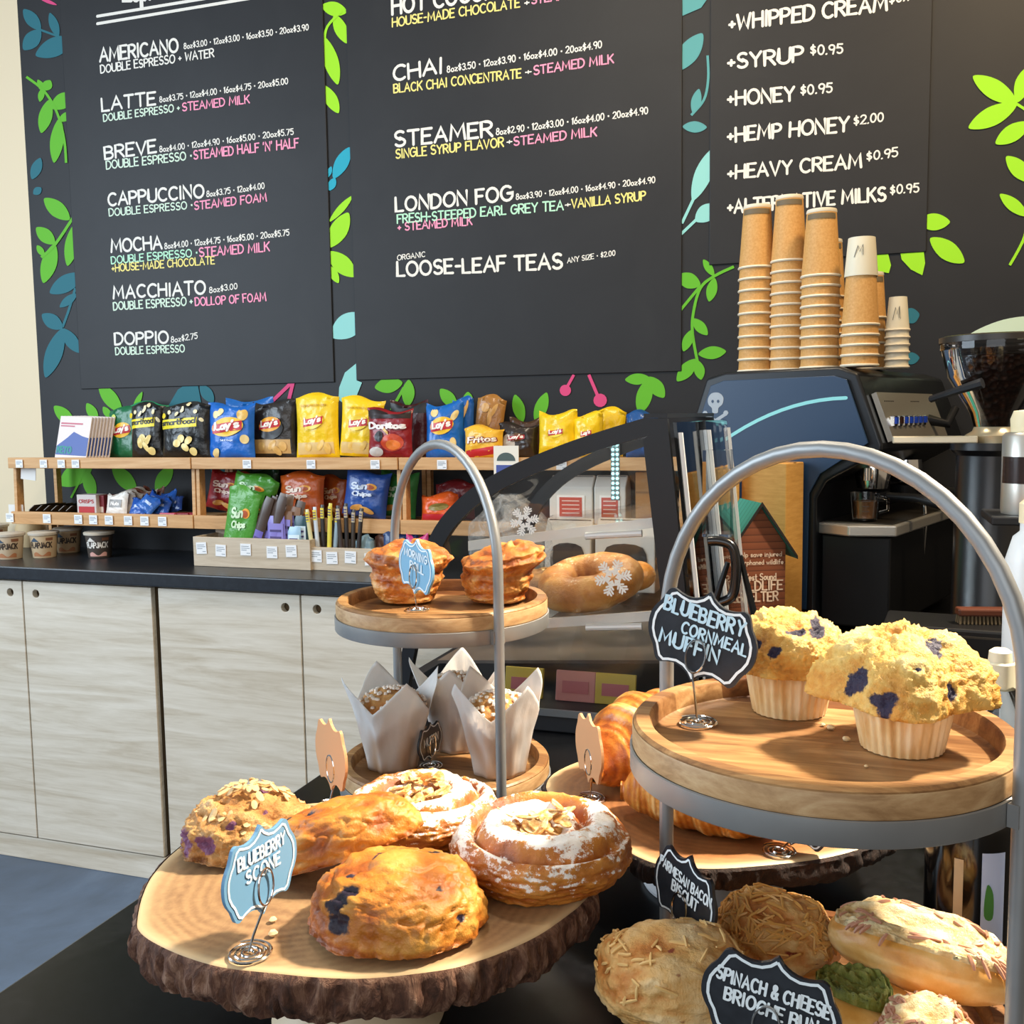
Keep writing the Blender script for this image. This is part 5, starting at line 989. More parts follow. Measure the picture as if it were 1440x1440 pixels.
def slab(label, px, z, thick, seed, ped):
    P = [gz(a, b, z) for a, b in px]; c = sum(P, Vector()) / len(P)
    t = thing('wood_slab_stand', label, 'wood slab', (c.x, c.y, .9005)); zt = z - .9005
    out = catmull([(p.x - c.x, p.y - c.y, 0) for p in P], 10); n = len(out)
    wo_ = NT('slab_rings_%d' % seed); co = wo_.co()
    sx_ = wo_.n('ShaderNodeVectorMath', operation='LENGTH')
    mpp = wo_.n('ShaderNodeMapping'); mpp.inputs['Location'].default_value = (.045 if seed == 1 else -.02, .0, 0); wo_.l(co, mpp.inputs[0]); wo_.l(mpp.outputs[0], sx_.inputs[0]); rn = wo_.noise(co, 7, 3, .6); rg_ = wo_.math('ADD', wo_.math('MULTIPLY', sx_.outputs['Value'], 1050), wo_.math('MULTIPLY', rn, 34)); rings = wo_.math('ADD', wo_.math('MULTIPLY', wo_.math('SINE', rg_), .5), .5); rings = wo_.math('MULTIPLY', rings, wo_.noise(co, 18, 3, .6))
    f = wo_.math('ADD', wo_.math('MULTIPLY', rings, .12), wo_.math('ADD', wo_.math('MULTIPLY', wo_.noise(co, 9, 6, .72, 1), .55), wo_.math('MULTIPLY', wo_.noise(co, 160, 3, .7), .2)))
    cs = [(.28, '#7f5f42'), (.46, '#a6845c'), (.7, '#c4a376')] if seed == 1 else [(.25, '#6f4426'), (.5, '#9a6638'), (.75, '#bb8850')]
    c_ = wo_.ramp(f, cs); wo_.base(wo_.mix(wo_.attr('edge'), c_, '#cdb084')); wo_.bump(f, .12, .002); wm = wo_.p(.5)
    q = MB(); vs = [Vector((0, 0, zt))]; ed = [0]
    for s in (.3, .6, .85, .94, .985, 1.0):
        for v in out: vs.append(Vector((v.x * s, v.y * s, zt - (.0015 if s == 1 else 0)))); ed.append({.985: 1, 1.0: 1, .94: .25}.get(s, 0))
    fs = [(0, 1 + i, 1 + (i + 1) % n) for i in range(n)]
    for r in range(5): fs += [(1 + r * n + i, 1 + r * n + (i + 1) % n, 1 + (r + 1) * n + (i + 1) % n, 1 + (r + 1) * n + i) for i in range(n)]
    q.add(vs, fs); q.at['edge'] = ed; q.build('cut_face', wm, t, True, 80)
    bk = NT('bark_%d' % seed); co = bk.co((1, 1, .35)); f = bk.noise(co, 90, 6, .7, .6); bk.base(bk.ramp(f, [(.3, '#2c1a12'), (.47, '#5b3a2a'), (.58, '#83604b'), (.74, '#b0937c')] if seed == 1 else [(.3, '#150d09'), (.55, '#2e1d14'), (.8, '#54382a')])); bk.bump(f, .8, .006); bk = bk.p(.85)
    N = 320; rows = 12; q = MB(); per = [0]
    def bf(u, v):
        k = u * n; i = int(k) % n; a = out[i].lerp(out[(i + 1) % n], k - int(k)); d = a.normalized()
        th = 2 * pi * u; rid = NZ.turbulence(Vector((cos(th) * 16 + seed, sin(th) * 16, v * 1.3)), 3, False); crk = abs(NZ.noise(Vector((cos(th) * 24, sin(th) * 24 + seed, v * .6))))
        low = NZ.noise(Vector((cos(th) * 3, sin(th) * 3, seed)))
        tk = thick * (1 + .25 * low); bul = sin(pi * min(1, v * 1.05)) * .003
        r = (.0035 if v > .06 else .0005) + bul + .004 * (rid - .5) * min(1, v * 5) - .005 * max(0, .12 - crk) * 8 * min(1, v * 4) * .6
        return Vector((a.x + d.x * (r - .012 * max(0, v - .7)), a.y + d.y * (r - .012 * max(0, v - .7)), zt - .001 - tk * v))
    q.grid(bf, N, rows, wu=True)
    q.add([bf(i / N, 1) for i in range(N)], [tuple(range(N))]); q.build('bark', bk, t, True, 60)
    q = MB(); pr, pc = ped; H = zt - thick * 1.3 - .0015
    q.lathe([(0, 0), (pr * 1.15, 0), (pr * 1.18, .004), (pr * .95, .014), (pr * .8, H * .6), (pr * .95, H), (0, H)], 48); q.build('pedestal', M(pc, .5), t)
    return t, c
slab1, c1 = slab('big round slice of wood with rough bark on a pale foot, under the scones', [(193, 1290), (200, 1258), (215, 1228), (245, 1196), (290, 1165), (350, 1143), (432, 1129), (520, 1125), (620, 1128), (720, 1142), (790, 1172), (826, 1212), (833, 1248), (818, 1268), (803, 1281), (762, 1310), (720, 1331), (672, 1349), (620, 1362), (520, 1373), (450, 1372), (385, 1366), (314, 1358), (258, 1342), (215, 1322), (195, 1306)], 1.0, .030, 1, (.055, '#cdb999'))
slab2, c2 = slab('darker slice of wood with bark edge under the croissants', [(768, 1104), (785, 1082), (840, 1062), (930, 1046), (1040, 1042), (1150, 1058), (1225, 1090), (1262, 1128), (1264, 1158), (1227, 1185), (1152, 1206), (1040, 1218), (975, 1219), (927, 1214), (879, 1193), (826, 1156), (784, 1126)], .98, .021, 2, (.057, '#c8cacc'))
def crumb_bits(name, lab, pts, z, cat='crumb', grp=None):
    for i, (px, py, r) in enumerate(pts):
        p = gz(px, py, z); q = MB(); q.lathe([(0, 0), (r * .8, r * .2), (r, r * .6), (r * .6, r * 1.1), (0, r * 1.2)], 9, rf=lambda a, j: 1 + .3 * NZ.noise(Vector((cos(a) * 2, sin(a) * 2, i * 3.3 + j))))
        o = q.build(name, M('#d9c193', .8), None); o.location = p; tag(o, lab[i], cat, grp)

# ================================================================== PASTRY
def food(name, stops, scale=40, bump=.5, bscale=120, bdist=.004, rough=.55, sugar=None, sss=.12, spot='#231a2e', coat=0, stretch=(1, 1, 1), tone=.35):
    """baked crust: browning by noise and by the 'tone' of the dough, fruit in 'spot', dusting in 'dust'"""
    x = NT(name); co = x.co(stretch); n1 = x.math('ADD', x.math('MULTIPLY', x.noise(co, scale, 6, .72, .5), .75), x.math('MULTIPLY', x.noise(co, scale * 6, 4, .7), .25))
    n0 = x.noise(co, scale * .42, 3, .6, .6); n1 = x.math('ADD', x.math('MULTIPLY', n1, .62), x.math('ADD', x.math('MULTIPLY', x.math('SUBTRACT', n0, .5), .75), .19))
    f = x.math('ADD', x.math('MULTIPLY', n1, 1 - tone), x.math('MULTIPLY', x.attr('tone'), tone))
    c = x.ramp(f, stops)
    if spot: 
        sp_ = x.math('ADD', x.attr('spot'), x.math('MULTIPLY', x.math('SUBTRACT', x.noise(co, 95, 5, .75), .5), 1.5)); sm_ = x.math('MULTIPLY', x.ramp(x.attr('spot'), [(.0, '#000000'), (.35, '#ffffff')]), x.ramp(sp_, [(.34, '#000000'), (.60, '#ffffff')])); c = x.mix(sm_, c, spot)
    b1_ = x.noise(co, bscale, 5, .7)
    if sugar:
        d = x.math('ADD', x.attr('dust'), x.math('MULTIPLY', x.math('SUBTRACT', x.noise(co, 230, 4, .8), .5), 1.9)); ds = x.ramp(d, [(.42, '#000000'), (.62, '#ffffff')]); c = x.mix(ds, c, sugar)
    x.base(c); x.bump(b1_, bump, bdist); return x.p(rough, sss=0, coat=coat)
def fbm(v, o=4): return NZ.fractal(v, 1.0, 2.0, o)
def blob(name, mat, parent, fn, sub=5, dn=None):
    bm = bmesh.new(); bmesh.ops.create_icosphere(bm, subdivisions=sub, radius=1)
    at = {'tone': [], 'spot': [], 'dust': []}
    for v in bm.verts:
        r = fn(v.co.normalized()); p, tn, sp_, du = (tuple(r) + (0, 0, 0))[:4] if isinstance(r, (tuple, list)) else (r, .5, 0, 0)
        v.co = p; at['tone'].append(tn); at['spot'].append(sp_); at['dust'].append(du)
    for f in bm.faces: f.smooth = True
    me = bpy.data.meshes.new(name); bm.to_mesh(me); bm.free(); me.materials.append(mat)
    if dn:
        for i, v in enumerate(me.vertices): at['dust'][i] = dn(v.co, v.normal)
    for k, vals in at.items(): a = me.attributes.new(k, 'FLOAT', 'POINT'); a.data.foreach_set('value', vals)
    o = bpy.data.objects.new(name, me); COL.objects.link(o); o.parent = parent; return o
def spots(p, L_):
    s = 0; p = p + .075 * Vector((NZ.noise(p * 6.3), NZ.noise(p * 6.3 + Vector((7, 1, 0))), NZ.noise(p * 6.3 + Vector((0, 9, 4))))) + .04 * Vector((NZ.noise(p * 15), NZ.noise(p * 15 + Vector((3, 1, 0))), 0))
    for d, r in L_:
        a = (p - Vector(d).normalized()).length; s = max(s, 1 - a / r)
    return max(0, s)
scone_gold = food('golden_scone_crust', [(.22, '#6a300c'), (.36, '#a4561a'), (.5, '#c67c2a'), (.62, '#d59a45'), (.78, '#e2bd7c')], 34, .5, 160, .003, .4)
scone_crumb = food('crumbly_scone_crust', [(.2, '#7d4a1e'), (.4, '#b8803f'), (.55, '#cf9d5c'), (.7, '#dcb98a'), (.85, '#ead9be')], 60, .8, 190, .004, .6, spot='#7d4a6e')
def scone(t, rx, ry, h, seed, sp_, mat, rough=1., tri=.0, name='crust'):
    def fn(p):
        th = atan2(p.y, p.x); o = 1 + .07 * NZ.noise(Vector((cos(th) * 1.6, sin(th) * 1.6, seed))) + tri * cos(3 * th + seed)
        z = h * max(p.z, 0) ** .8 if p.z > 0 else h * .12 * p.z
        k = 1 if p.z > -.1 else 1 - .22 * min(1, (-p.z - .1) / .8)
        hr = sqrt(max(0, 1 - p.z * p.z)); hr = hr ** .75
        v = Vector((p.x, p.y, 0)); v = v.normalized() * hr * o * k if v.length > 1e-6 else v
        q = Vector((v.x * rx, v.y * ry, z + h * .12))
        n1 = fbm(p * 2.1 + Vector((seed, 0, 0)), 4); rg = 1 - abs(NZ.noise(p * 3.1 + Vector((0, seed, 0)))) * 2; n3 = fbm(p * 9 + Vector((0, 0, seed)), 3)
        s = spots(p, sp_); d = n1 * .085 - max(0, rg - .80) * .28 + n3 * .022 * rough - s * .07 + .012 * rough * NZ.turbulence(p * 16, 2, False)
        top = p.z > -.15
        q += p * h * d * (1 if top else .3) * 1.1
        if q.z < 0: q.z = 0
        return q, .5 + .55 * n1 - (.35 if p.z < .05 else 0) + .25 * max(0, rg - .7), s * 1.4, 0
    return blob(name, mat, t, fn, 6)
Zs = 1.0008; Zs2 = .9808
def in_tray(p, c, r):
    d = Vector((p.x - c[0], p.y - c[1], 0))
    return p if d.length <= r else Vector((c[0], c[1], p.z)) + d * (r / d.length)
def place(px, py, z): return gz(px, py, z)
p = place(557, 1302, Zs); t = thing('blueberry_scone', 'large golden scone with blueberries burst through, at the front of the big slab', 'scone', p, .2)
scone(t, .062, .052, .043, 3.3, [((-.35, -.55, .55), .16), ((-.42, -.75, .3), .24), ((-.40, -.6, .45), .19), ((-.36, -.68, .38), .15), ((-.30, -.5, .7), .13), ((.75, -.45, .25), .12), ((.45, -.3, .6), .07), ((-.05, .40, .9), .2), ((.3, .42, .9), .18), ((-.15, .1, .95), .10), ((-.3, -.2, .8), .09)], scone_gold)
p = place(352, 1190, Zs); t = thing('berry_scone', 'rough oat-crumbed scone with purple berry stains at the back left of the slab', 'scone', p, .55)
scone(t, .056, .046, .040, 8.1, [((-.85, -.35, .2), .34), ((-.6, -.75, .3), .28), ((-.9, .1, .1), .3), ((-.2, -.7, .65), .12), ((.1, .0, 1), .10), ((.2, -.5, .8), .08)], scone_crumb, 2.6, .03)
q = MB()
rnd = random.Random(5)
for i in range(70):
    a = rnd.uniform(0, 2 * pi); r = rnd.uniform(.1, .95); c = Vector((.05 * r * cos(a), .042 * r * sin(a), .0475 * sqrt(max(.05, 1 - r * r)) + .006)); X = Matrix.Translation(c) @ Matrix.Rotation(a, 4, 'Z') @ Matrix.Rotation(r * .9 + rnd.uniform(-.5, .5), 4, 'Y')
    s = rnd.uniform(.7, 1.3); q.lathe([(0, -.0008), (.0032 * s, -.0004), (.0034 * s, .0004), (0, .001)], 8, X=X @ Matrix.Diagonal((1.3, .8, 1, 1)))
tag(q.build('oat_flakes', M('#d9b883', .7), t), kind='stuff')
p = place(484, 1228, Zs); t = thing('blueberry_scone', 'orange-brown scone leaning on the oat-crumbed one, dark berries on its pale end', 'scone', p + Vector((0, .0, .016)), .38, rx=-.10, ry=-.27)
scone(t, .066, .036, .036, 12.7, [((-.75, -.1, .7), .30), ((-.5, .0, .9), .22), ((-.9, -.3, .4), .16), ((-.15, -.1, 1), .14)], scone_gold, .8)
DUST = '#f3efe9'
dan = food('danish_dough', [(.2, '#6e3310'), (.38, '#a55a1c'), (.55, '#c98434'), (.72, '#dda95c'), (.88, '#ecd09a')], 42, .5, 170, .003, .42, sugar=DUST)
def danish(label, px, py, R, H, turns, seed, rz, flakes=26, bare=(0, 1), ph=0.0, dusty=.5):
    """a coil of dough: grooved top spiralling to a filled hollow, tall rounded side"""
    p = place(px, py, Zs); t = thing('almond_danish', label, 'danish', p, rz)
    def top(d, th): 
        fr = (d * turns - th / (2 * pi) + ph) % 1; g = 1 - abs(2 * fr - 1); w = min(1, max(0, (.97 - d) * 9))
        k = min(1, max(0, (d - .16) / .3)); k = k * k * (3 - 2 * k)
        return (.66 + .34 * k) - .36 * w * (1 - min(1, g * 1.9) ** .6) * (.3 + .7 * k), g
    cache = []
    def fn(p):
        th = atan2(p.y, p.x); n = fbm(p * 3 + Vector((seed, 0, 0)), 4); nf = fbm(p * 11 + Vector((0, seed, 0)), 4); o = 1 + .05 * NZ.noise(Vector((cos(th) * 1.5, sin(th) * 1.5, seed)))
        hr = sqrt(max(0, 1 - p.z * p.z))
        if p.z >= 0: d = hr ** 1.25; d = 1.25 * d / (1 + .25 * d * d * d); d = min(1, d); rr = d * R * o; tz, g = top(d, th); cap = sqrt(max(0, 1 - max(0, (d - .62) / .38) ** 2.2)); z = H * (.42 + .58 * cap) * tz
        else: rr = R * o * (1 - .16 * min(1, -p.z * 1.4) ** 1.5) * (1 if p.z > -.75 else max(0, (1 + p.z) * 4)); z = H * .42 * max(0, 1 + p.z * 1.35); g = 1
        lay = sin(z * 900 + 3 * n + th * 1.5) if p.z < .25 else 0
        P = Vector((cos(th) * rr, sin(th) * rr, z)) + p * (.0016 * n + .0013 * nf + .0005 * lay)
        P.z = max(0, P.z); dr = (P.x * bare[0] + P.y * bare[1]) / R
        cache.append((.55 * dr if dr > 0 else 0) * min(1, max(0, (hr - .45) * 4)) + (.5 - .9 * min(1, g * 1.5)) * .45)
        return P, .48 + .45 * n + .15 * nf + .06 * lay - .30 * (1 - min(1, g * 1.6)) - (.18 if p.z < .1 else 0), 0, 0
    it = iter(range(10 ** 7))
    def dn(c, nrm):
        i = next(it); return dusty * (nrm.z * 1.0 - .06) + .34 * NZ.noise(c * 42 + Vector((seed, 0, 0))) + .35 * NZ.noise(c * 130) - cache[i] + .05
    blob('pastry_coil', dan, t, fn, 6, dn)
    rnd = random.Random(seed); proto = None; fl = food('filling_%d' % seed, [(.3, '#8a5420'), (.5, '#c0883e'), (.7, '#dcb06a')], 60, .7, 160, .004, .5, spot=None, sugar=DUST)
    blob('almond_filling', fl, t, lambda p: (Vector((p.x * R * .34, p.y * R * .30, H * .60 + H * .17 * p.z)) + p * .004 * fbm(p * 4 + Vector((seed, 2, 0)), 4), .5 + .5 * fbm(p * 3, 3), 0, .2 * p.z + .2 * NZ.noise(p * 5)), 5)
    for i in range(flakes):
        a = rnd.uniform(0, 2 * pi); r = R * .44 * sqrt(rnd.random()); c = Vector((r * cos(a), r * sin(a), H * (.80 if r < R * .26 else .86) + rnd.uniform(.0, .005)))
        if proto is None:
            q = MB(); q.prism([(v.x, v.y) for v in catmull([(-.0085, 0, 0), (-.003, .0048, 0), (.004, .0042, 0), (.0095, 0, 0), (.004, -.0042, 0), (-.003, -.0048, 0)], 3)], lambda x, y, h: Vector((x, y, h + 12 * x * x + 6 * y * y)), .0011)
            o = proto = q.build('almond_slice', ALM, t)
        else: o = proto.copy(); COL.objects.link(o); o.parent = t
        o.location = c; o.rotation_euler = (rnd.uniform(-.5, .5), rnd.uniform(-.5, .5), rnd.uniform(0, 6.28)); s = rnd.uniform(.7, 1.2); o.scale = (s, s, s)
    return t
al = NT('almond_slice'); al.base(al.ramp(al.noise(al.co(), 260, 3), [(.35, '#b9762f'), (.5, '#d9ac66'), (.7, '#ecd7ac')])); ALM = al.p(.5)
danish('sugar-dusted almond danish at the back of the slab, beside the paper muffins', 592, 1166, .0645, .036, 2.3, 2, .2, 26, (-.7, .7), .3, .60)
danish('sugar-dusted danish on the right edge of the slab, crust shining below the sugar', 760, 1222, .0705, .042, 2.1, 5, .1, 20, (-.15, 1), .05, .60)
crumb_bits('crumb', ['crumb behind the base of the blue scone card', 'crumb on the slab between the scone card and the golden scone', 'crumb at the front foot of the golden scone'], [(384, 1296, .0028), (384, 1316, .0034), (537, 1346, .004)], Zs, grp='crumbs on the slab')

# croissants
crm = NT('croissant_crust'); uvn = crm.n('ShaderNodeUVMap'); s_ = crm.n('ShaderNodeSeparateXYZ'); crm.l(uvn.outputs[0], s_.inputs[0])
nz = crm.noise(crm.co(), 45, 4, .6); ln = crm.math('SINE', crm.math('MULTIPLY', crm.math('ADD', s_.outputs[0], crm.math('MULTIPLY', nz, .03)), 150))
f = crm.math('ADD', crm.math('MULTIPLY', nz, .75), crm.math('ADD', crm.math('MULTIPLY', ln, .055), crm.math('MULTIPLY', crm.attr('tone'), .3)))
crm.base(crm.ramp(f, [(.26, '#8a4412'), (.42, '#b8691f'), (.56, '#d2913c'), (.74, '#e8c484')])); crm.bump(crm.math('ADD', crm.math('MULTIPLY', ln, .3), crm.noise(crm.co(), 160, 4)), .4, .003); crm = crm.p(.33, coat=.15)
def croissant(label, loc, rz, Ln, R, bend, seed, ry=0):
    t = thing('croissant', label, 'croissant', loc, rz, 'croissants on the darker slab', 0, ry); q = MB(); NU, NV = 120, 30; tone = []; uvs = []
    seg = [-.92, -.66, -.36, .0, .36, .66, .92]
    def rad(s):
        k = 0
        b = R * max(.10, (1 - abs(s) ** 2.4)) ** .7
        i = max([j for j, e in enumerate(seg) if abs(s) >= abs(e) * .999 and (e * s >= 0)] or [3])
        dmin = min(abs(s - e) for e in seg); return b * (1 + .10 * (min(1, dmin / .16)) - .06)
    def fn(u, v):
        s = u * 2 - 1; r = rad(s); a = 2 * pi * v; x = s * Ln / 2; yb = -bend * (s * s)
        sl = -2 * bend * s / (Ln / 2); tn = Vector((1, sl, 0)).normalized(); nr = Vector((-tn.y, tn.x, 0))
        n = fbm(Vector((s * 3, cos(a) * 1.2 + seed, sin(a) * 1.2)), 3); r *= 1 + .06 * n
        P = Vector((x, yb, R * .86 * min(1, .45 + .55 * rad(s) / R))) + nr * (cos(a) * r) + Vector((0, 0, sin(a) * r * .95))
        if P.z < 0: P.z = 0
        tone.append(.5 + .5 * n - .4 * (1 - min(1, min(abs(s - e) for e in seg) / .1))); uvs.append((u, v)); return P
    q.grid(fn, NU, NV, wv=True); q.at['tone'] = tone
    q.add([Vector((0, 0, 0))], []); tone.append(.5); uvs.append((0, 0))
    o = q.build('crust', crm, t, True, 180); me = o.data; ul = me.uv_layers.new(name='UVMap')
    for lp in me.loops: ul.data[lp.index].uv = uvs[lp.vertex_index]
    return t
croissant('croissant standing behind the plain sign back, its layered side facing out', place(872, 1106, Zs2) + Vector((.027, .032, 0)), .75, .16, .050, .020, 3)
croissant('croissant lying in front of the other, tapering tip to the right', place(988, 1172, Zs2) + Vector((0.0, .020, 0)), -.22, .155, .046, .014, 9)

# morning buns on the rear stand
bun = food('laminated_bun', [(.24, '#5a260a'), (.38, '#9a4c16'), (.52, '#c07630'), (.64, '#d9a25a'), (.8, '#eccf9c')], 36, .6, 150, .004, .38, sugar='#f0e4cc', coat=.1)
def morning_bun(label, px, py, seed, rz, R, H, tilt, lean, two=False):
    t = thing('morning_bun', label, 'bun', in_tray(place(px, py, 1.1276), LS, .072), rz, 'morning buns on the rear stand')
    def fn(p):
        th = atan2(p.y, p.x); z = (p.z + 1) / 2
        pr = [(0, .0), (.04, .68), (.2, .82), (.42, .93), (.5, .86), (.56, .95), (.68, 1.1), (.8, .98), (.92, .62), (1, .0)]
        for (z0, r0), (z1, r1) in zip(pr, pr[1:]):
            if z <= z1: rr = r0 + (r1 - r0) * (z - z0) / (z1 - z0); break
        wob = lean * max(0, z - .45); lam = sin(z * 34 + th * 1.0 + 3 * NZ.noise(p * 1.5 + Vector((seed, 0, 0))))
        n = fbm(p * 2.2 + Vector((seed, 0, 0)), 4); n2 = fbm(p * 7 + Vector((0, seed, 0)), 3)
        k = 1 + .09 * n + .035 * n2 + .022 * lam + .015 * NZ.turbulence(p * 14, 2, False)
        P = Vector((R * rr * k * cos(th) + wob, R * rr * k * sin(th), H * z * (1 + .07 * n * (z > .5)) + (tilt * p.x * H * .4 * (z > .5) * (z - .5) * 2)))
        if p.z > .8: P.z -= .010 * (p.z - .8) * 5 * max(0, sin(th * 2 + sqrt(p.x ** 2 + p.y ** 2) * 9))
        P.z = max(0, P.z)
        return P, .5 + .5 * n + .12 * lam + (.12 if z < .4 else -.05), 0, .06 + .28 * n2 - (.3 if z > .7 and n > 0 else 0)
    blob('crust', bun, t, fn, 6); return t
morning_bun('morning bun behind the blue sign, pale coil leaning right', 573, 846, 4.2, .0, .047, .076, -.12, .016)
morning_bun('glossy morning bun on the right half of the rear upper tray', 704, 846, 9.4, .3, .046, .074, .34, .030)

# tulip-wrapped muffins
pap = NT('white_baking_paper'); pap.base(pap.mix(pap.attr('grease'), pap.ramp(pap.noise(pap.co(), 60, 4), [(.3, '#eef1f2'), (.7, '#fafbfb')]), '#b78a58')); pap.bump(pap.noise(pap.co((1, 1, .4)), 70, 4, .6), .35, .004)
trl = pap.n('ShaderNodeBsdfTranslucent'); trl.inputs[0].default_value = (.9, .85, .78, 1); mxx = pap.n('ShaderNodeMixShader'); mxx.inputs[0].default_value = .48; pap.l(pap.b.outputs[0], mxx.inputs[1]); pap.l(trl.outputs[0], mxx.inputs[2]); pap.l(mxx.outputs[0], pap.o.inputs[0]); pap = pap.p(.6)
mfc = food('sugared_muffin_top', [(.25, '#8f4f1c'), (.45, '#bf7e3a'), (.65, '#d9a763'), (.85, '#e8cfa2')], 50, .7, 200, .004, .55, spot=None)
def tulip(label, px, py, rz, seed, H=.100, R0=.030):
    t = thing('wrapped_muffin', label, 'muffin', in_tray(place(px, py, .9340), LS, .076), rz, 'paper-wrapped muffins on the rear stand'); q = MB(); gre = []
    def fn(u, v):
        th = 2 * pi * u; c4 = abs(cos(2 * th)) ** 3; pt = (1 - abs(((th * 4 / (2 * pi)) + .5) % 1 - .5) * 2) ** 1.15
        top = H * (.70 + .38 * pt + .05 * NZ.noise(Vector((cos(th), sin(th), seed))))
        z = top * v; sq = 1 + .05 * cos(4 * th) * min(1, v * 2); r = R0 + (.0205 * v ** 1.1) * (1 + .15 * pt * v * v) + .003 * max(0, v - .75) * 4 * pt
        fold = .0016 * sin(th * 8 + seed) * (1 - v * .4) + .0014 * NZ.noise(Vector((cos(th) * 5, sin(th) * 5, v * 4 + seed)))
        gre.append(max(0, min(1, (.62 - v) * 1.3 + .8 * NZ.noise(Vector((cos(th) * 2.5, sin(th) * 2.5, v * 3 + seed)))) * .9) if v < .7 else 0)
        return Vector(((r * sq + fold) * cos(th), (r * sq + fold) * sin(th), z + .0006))
    q.grid(fn, 96, 22, wu=True); q.at['grease'] = gre; o = q.build('paper_wrap', pap, t, True, 60)
    md = o.modifiers.new('sheet', 'SOLIDIFY'); md.thickness = .0006; md.offset = -1
    q = MB(); q.lathe([(0, .0008), (R0 - .0015, .0008)], 32, close=False); q.build('paper_base', pap, t)
    def mf(p):
        n = fbm(p * 3 + Vector((seed, 0, 0)), 4); z = .030 + .064 * (p.z + 1) / 2; rr = R0 * .97 + .0165 * (z / .094)
        hr = sqrt(max(0, 1 - max(p.z, -.2) ** 2)) if p.z > 0 else 1 * sqrt(max(0, 1 - p.z * p.z)) ** .3
        v = Vector((p.x, p.y, 0)); v = v.normalized() * hr if v.length > 1e-5 else v
        return Vector((v.x * rr, v.y * rr, z + .004 * n * (p.z > 0))), .5 + .5 * n
    blob('muffin_top', mfc, t, mf, 5)
    rnd = random.Random(seed); q = MB()
    for i in range(150):
        a = rnd.uniform(0, 2 * pi); r = .93 * sqrt(rnd.random()); z = .030 + .064 * (1 + sqrt(max(0, 1 - r * r))) / 2; k = R0 * .97 + .0155
        q.lathe([(0, -.001), (.0026, 0), (.0022, .0021), (0, .003)], 6, (k * r * cos(a), k * r * sin(a), z + .0008), rf=lambda a_, j, i=i: 1 + .3 * sin(i + a_))
    tag(q.build('pearl_sugar', M('#f1e7d8', .5), t), kind='stuff'); return t
tulip('muffin in white tulip paper at the left of the rear lower tray', 553, 1076, .75, 1, .106)
tulip('muffin in white tulip paper at the back, between the other two', 648, 1043, .25, 2, .106)
tulip('muffin in greased tulip paper behind the right leg of the rear stand', 702, 1084, .95, 3, .106)

# blueberry cornmeal muffins on the front stand
crumbm = food('cornmeal_crumb_top', [(.2, '#b06a1c'), (.36, '#d99a3e'), (.5, '#e8bc62'), (.68, '#f0d592'), (.85, '#f6e8bf')], 48, .7, 230, .004, .5, spot='#231a38')
linr = NT('muffin_liner'); linr.base(linr.ramp(linr.noise(linr.co((1, 1, .25)), 60, 4), [(.3, '#c79858'), (.5, '#e0c08c'), (.75, '#f0dfbc')])); linr = linr.p(.6)
def muffin(label, px, py, rz, rb, rt, hc, RT, HT, seed, sp_, sqr=.0, tip=(0, 0)):
    t = thing('blueberry_muffin', label, 'muffin', in_tray(place(px, py, 1.1276), RS, .072), rz, None); NP = 30
    q = MB()
    def cupf(u, v):
        th = 2 * pi * u; pl = .5 + .5 * cos(NP * th); r = rb + (rt - rb) * v - .0022 * (1 - pl) * (.4 + .6 * v)
        return Vector((r * cos(th), r * sin(th), .0004 + hc * v + (.0012 * pl if v > .9 else 0)))
    q.grid(cupf, NP * 8, 7, wu=True); q.add([cupf(i / (NP * 8), 0) for i in range(NP * 8)], [tuple(range(NP * 8))]); q.build('paper_liner', linr, t, True, 70)
    def fn(p):
        th = atan2(p.y, p.x); z = p.z; n = fbm(p * 2.0 + Vector((seed, 0, 0)), 3); nf = NZ.turbulence(p * 12 + Vector((0, seed, 0)), 3, False); vo = NZ.voronoi(p * 15 + Vector((seed, seed, 0)))[0][0]
        sq = 1 + sqr * cos(4 * th) + .06 * NZ.noise(Vector((cos(th) * 1.4, sin(th) * 1.4, seed)))
        lim = sqrt(max(0, 1 - z * z)); v = Vector((p.x, p.y, 0)); v = v.normalized() if v.length > 1e-6 else Vector((1, 0, 0))
        if z >= 0: r = RT * sq * lim ** (.78 if not sqr else 1.35); zz_ = hc + HT * z ** .95 * (1 + .08 * n); zz_ -= .006 * max(0, 1 - z * 4) * (sqr > 0)
        else: r = max(rt * .9 * lim ** .2, RT * sq * max(0, 1 + z * 2.6)) if z > -.95 else rt * .8 * lim; zz_ = hc + HT * (.22 if not sqr else .10) * z - .006 * (sqr > 0)
        P = Vector((v.x * r, v.y * r, zz_)); s = spots(p, sp_)
        if z > -.35: P += p * (.0030 * n + .0012 * (nf - .45) + .0010 * max(0, .5 - vo) + .0022 * (NZ.turbulence(p * 24, 2, False) - .4) - .003 * s)
        P.x += tip[0] * max(0, z); P.y += tip[1] * max(0, z)
        return P, .5 + .5 * n + .25 * (nf - .4) - .28 * (abs(z) < .18) * (.5 + NZ.noise(p * 3)), s * 1.5, 0
    blob('crumb_top', crumbm, t, fn, 6); return t
muffin('big blueberry muffin with spreading square top at the front right of the tray', 1268, 1050, .02, .0265, .0345, .040, .053, .043, 2.2, [((-.62, -.70, .28), .25), ((-.72, -.62, .2), .16), ((-.25, -.88, .12), .19), ((.42, -.5, .72), .25), ((.5, -.35, .8), .16), ((.58, -.8, .22), .15), ((-.1, -.3, 1), .09), ((.1, -.75, .5), .06)], .15)
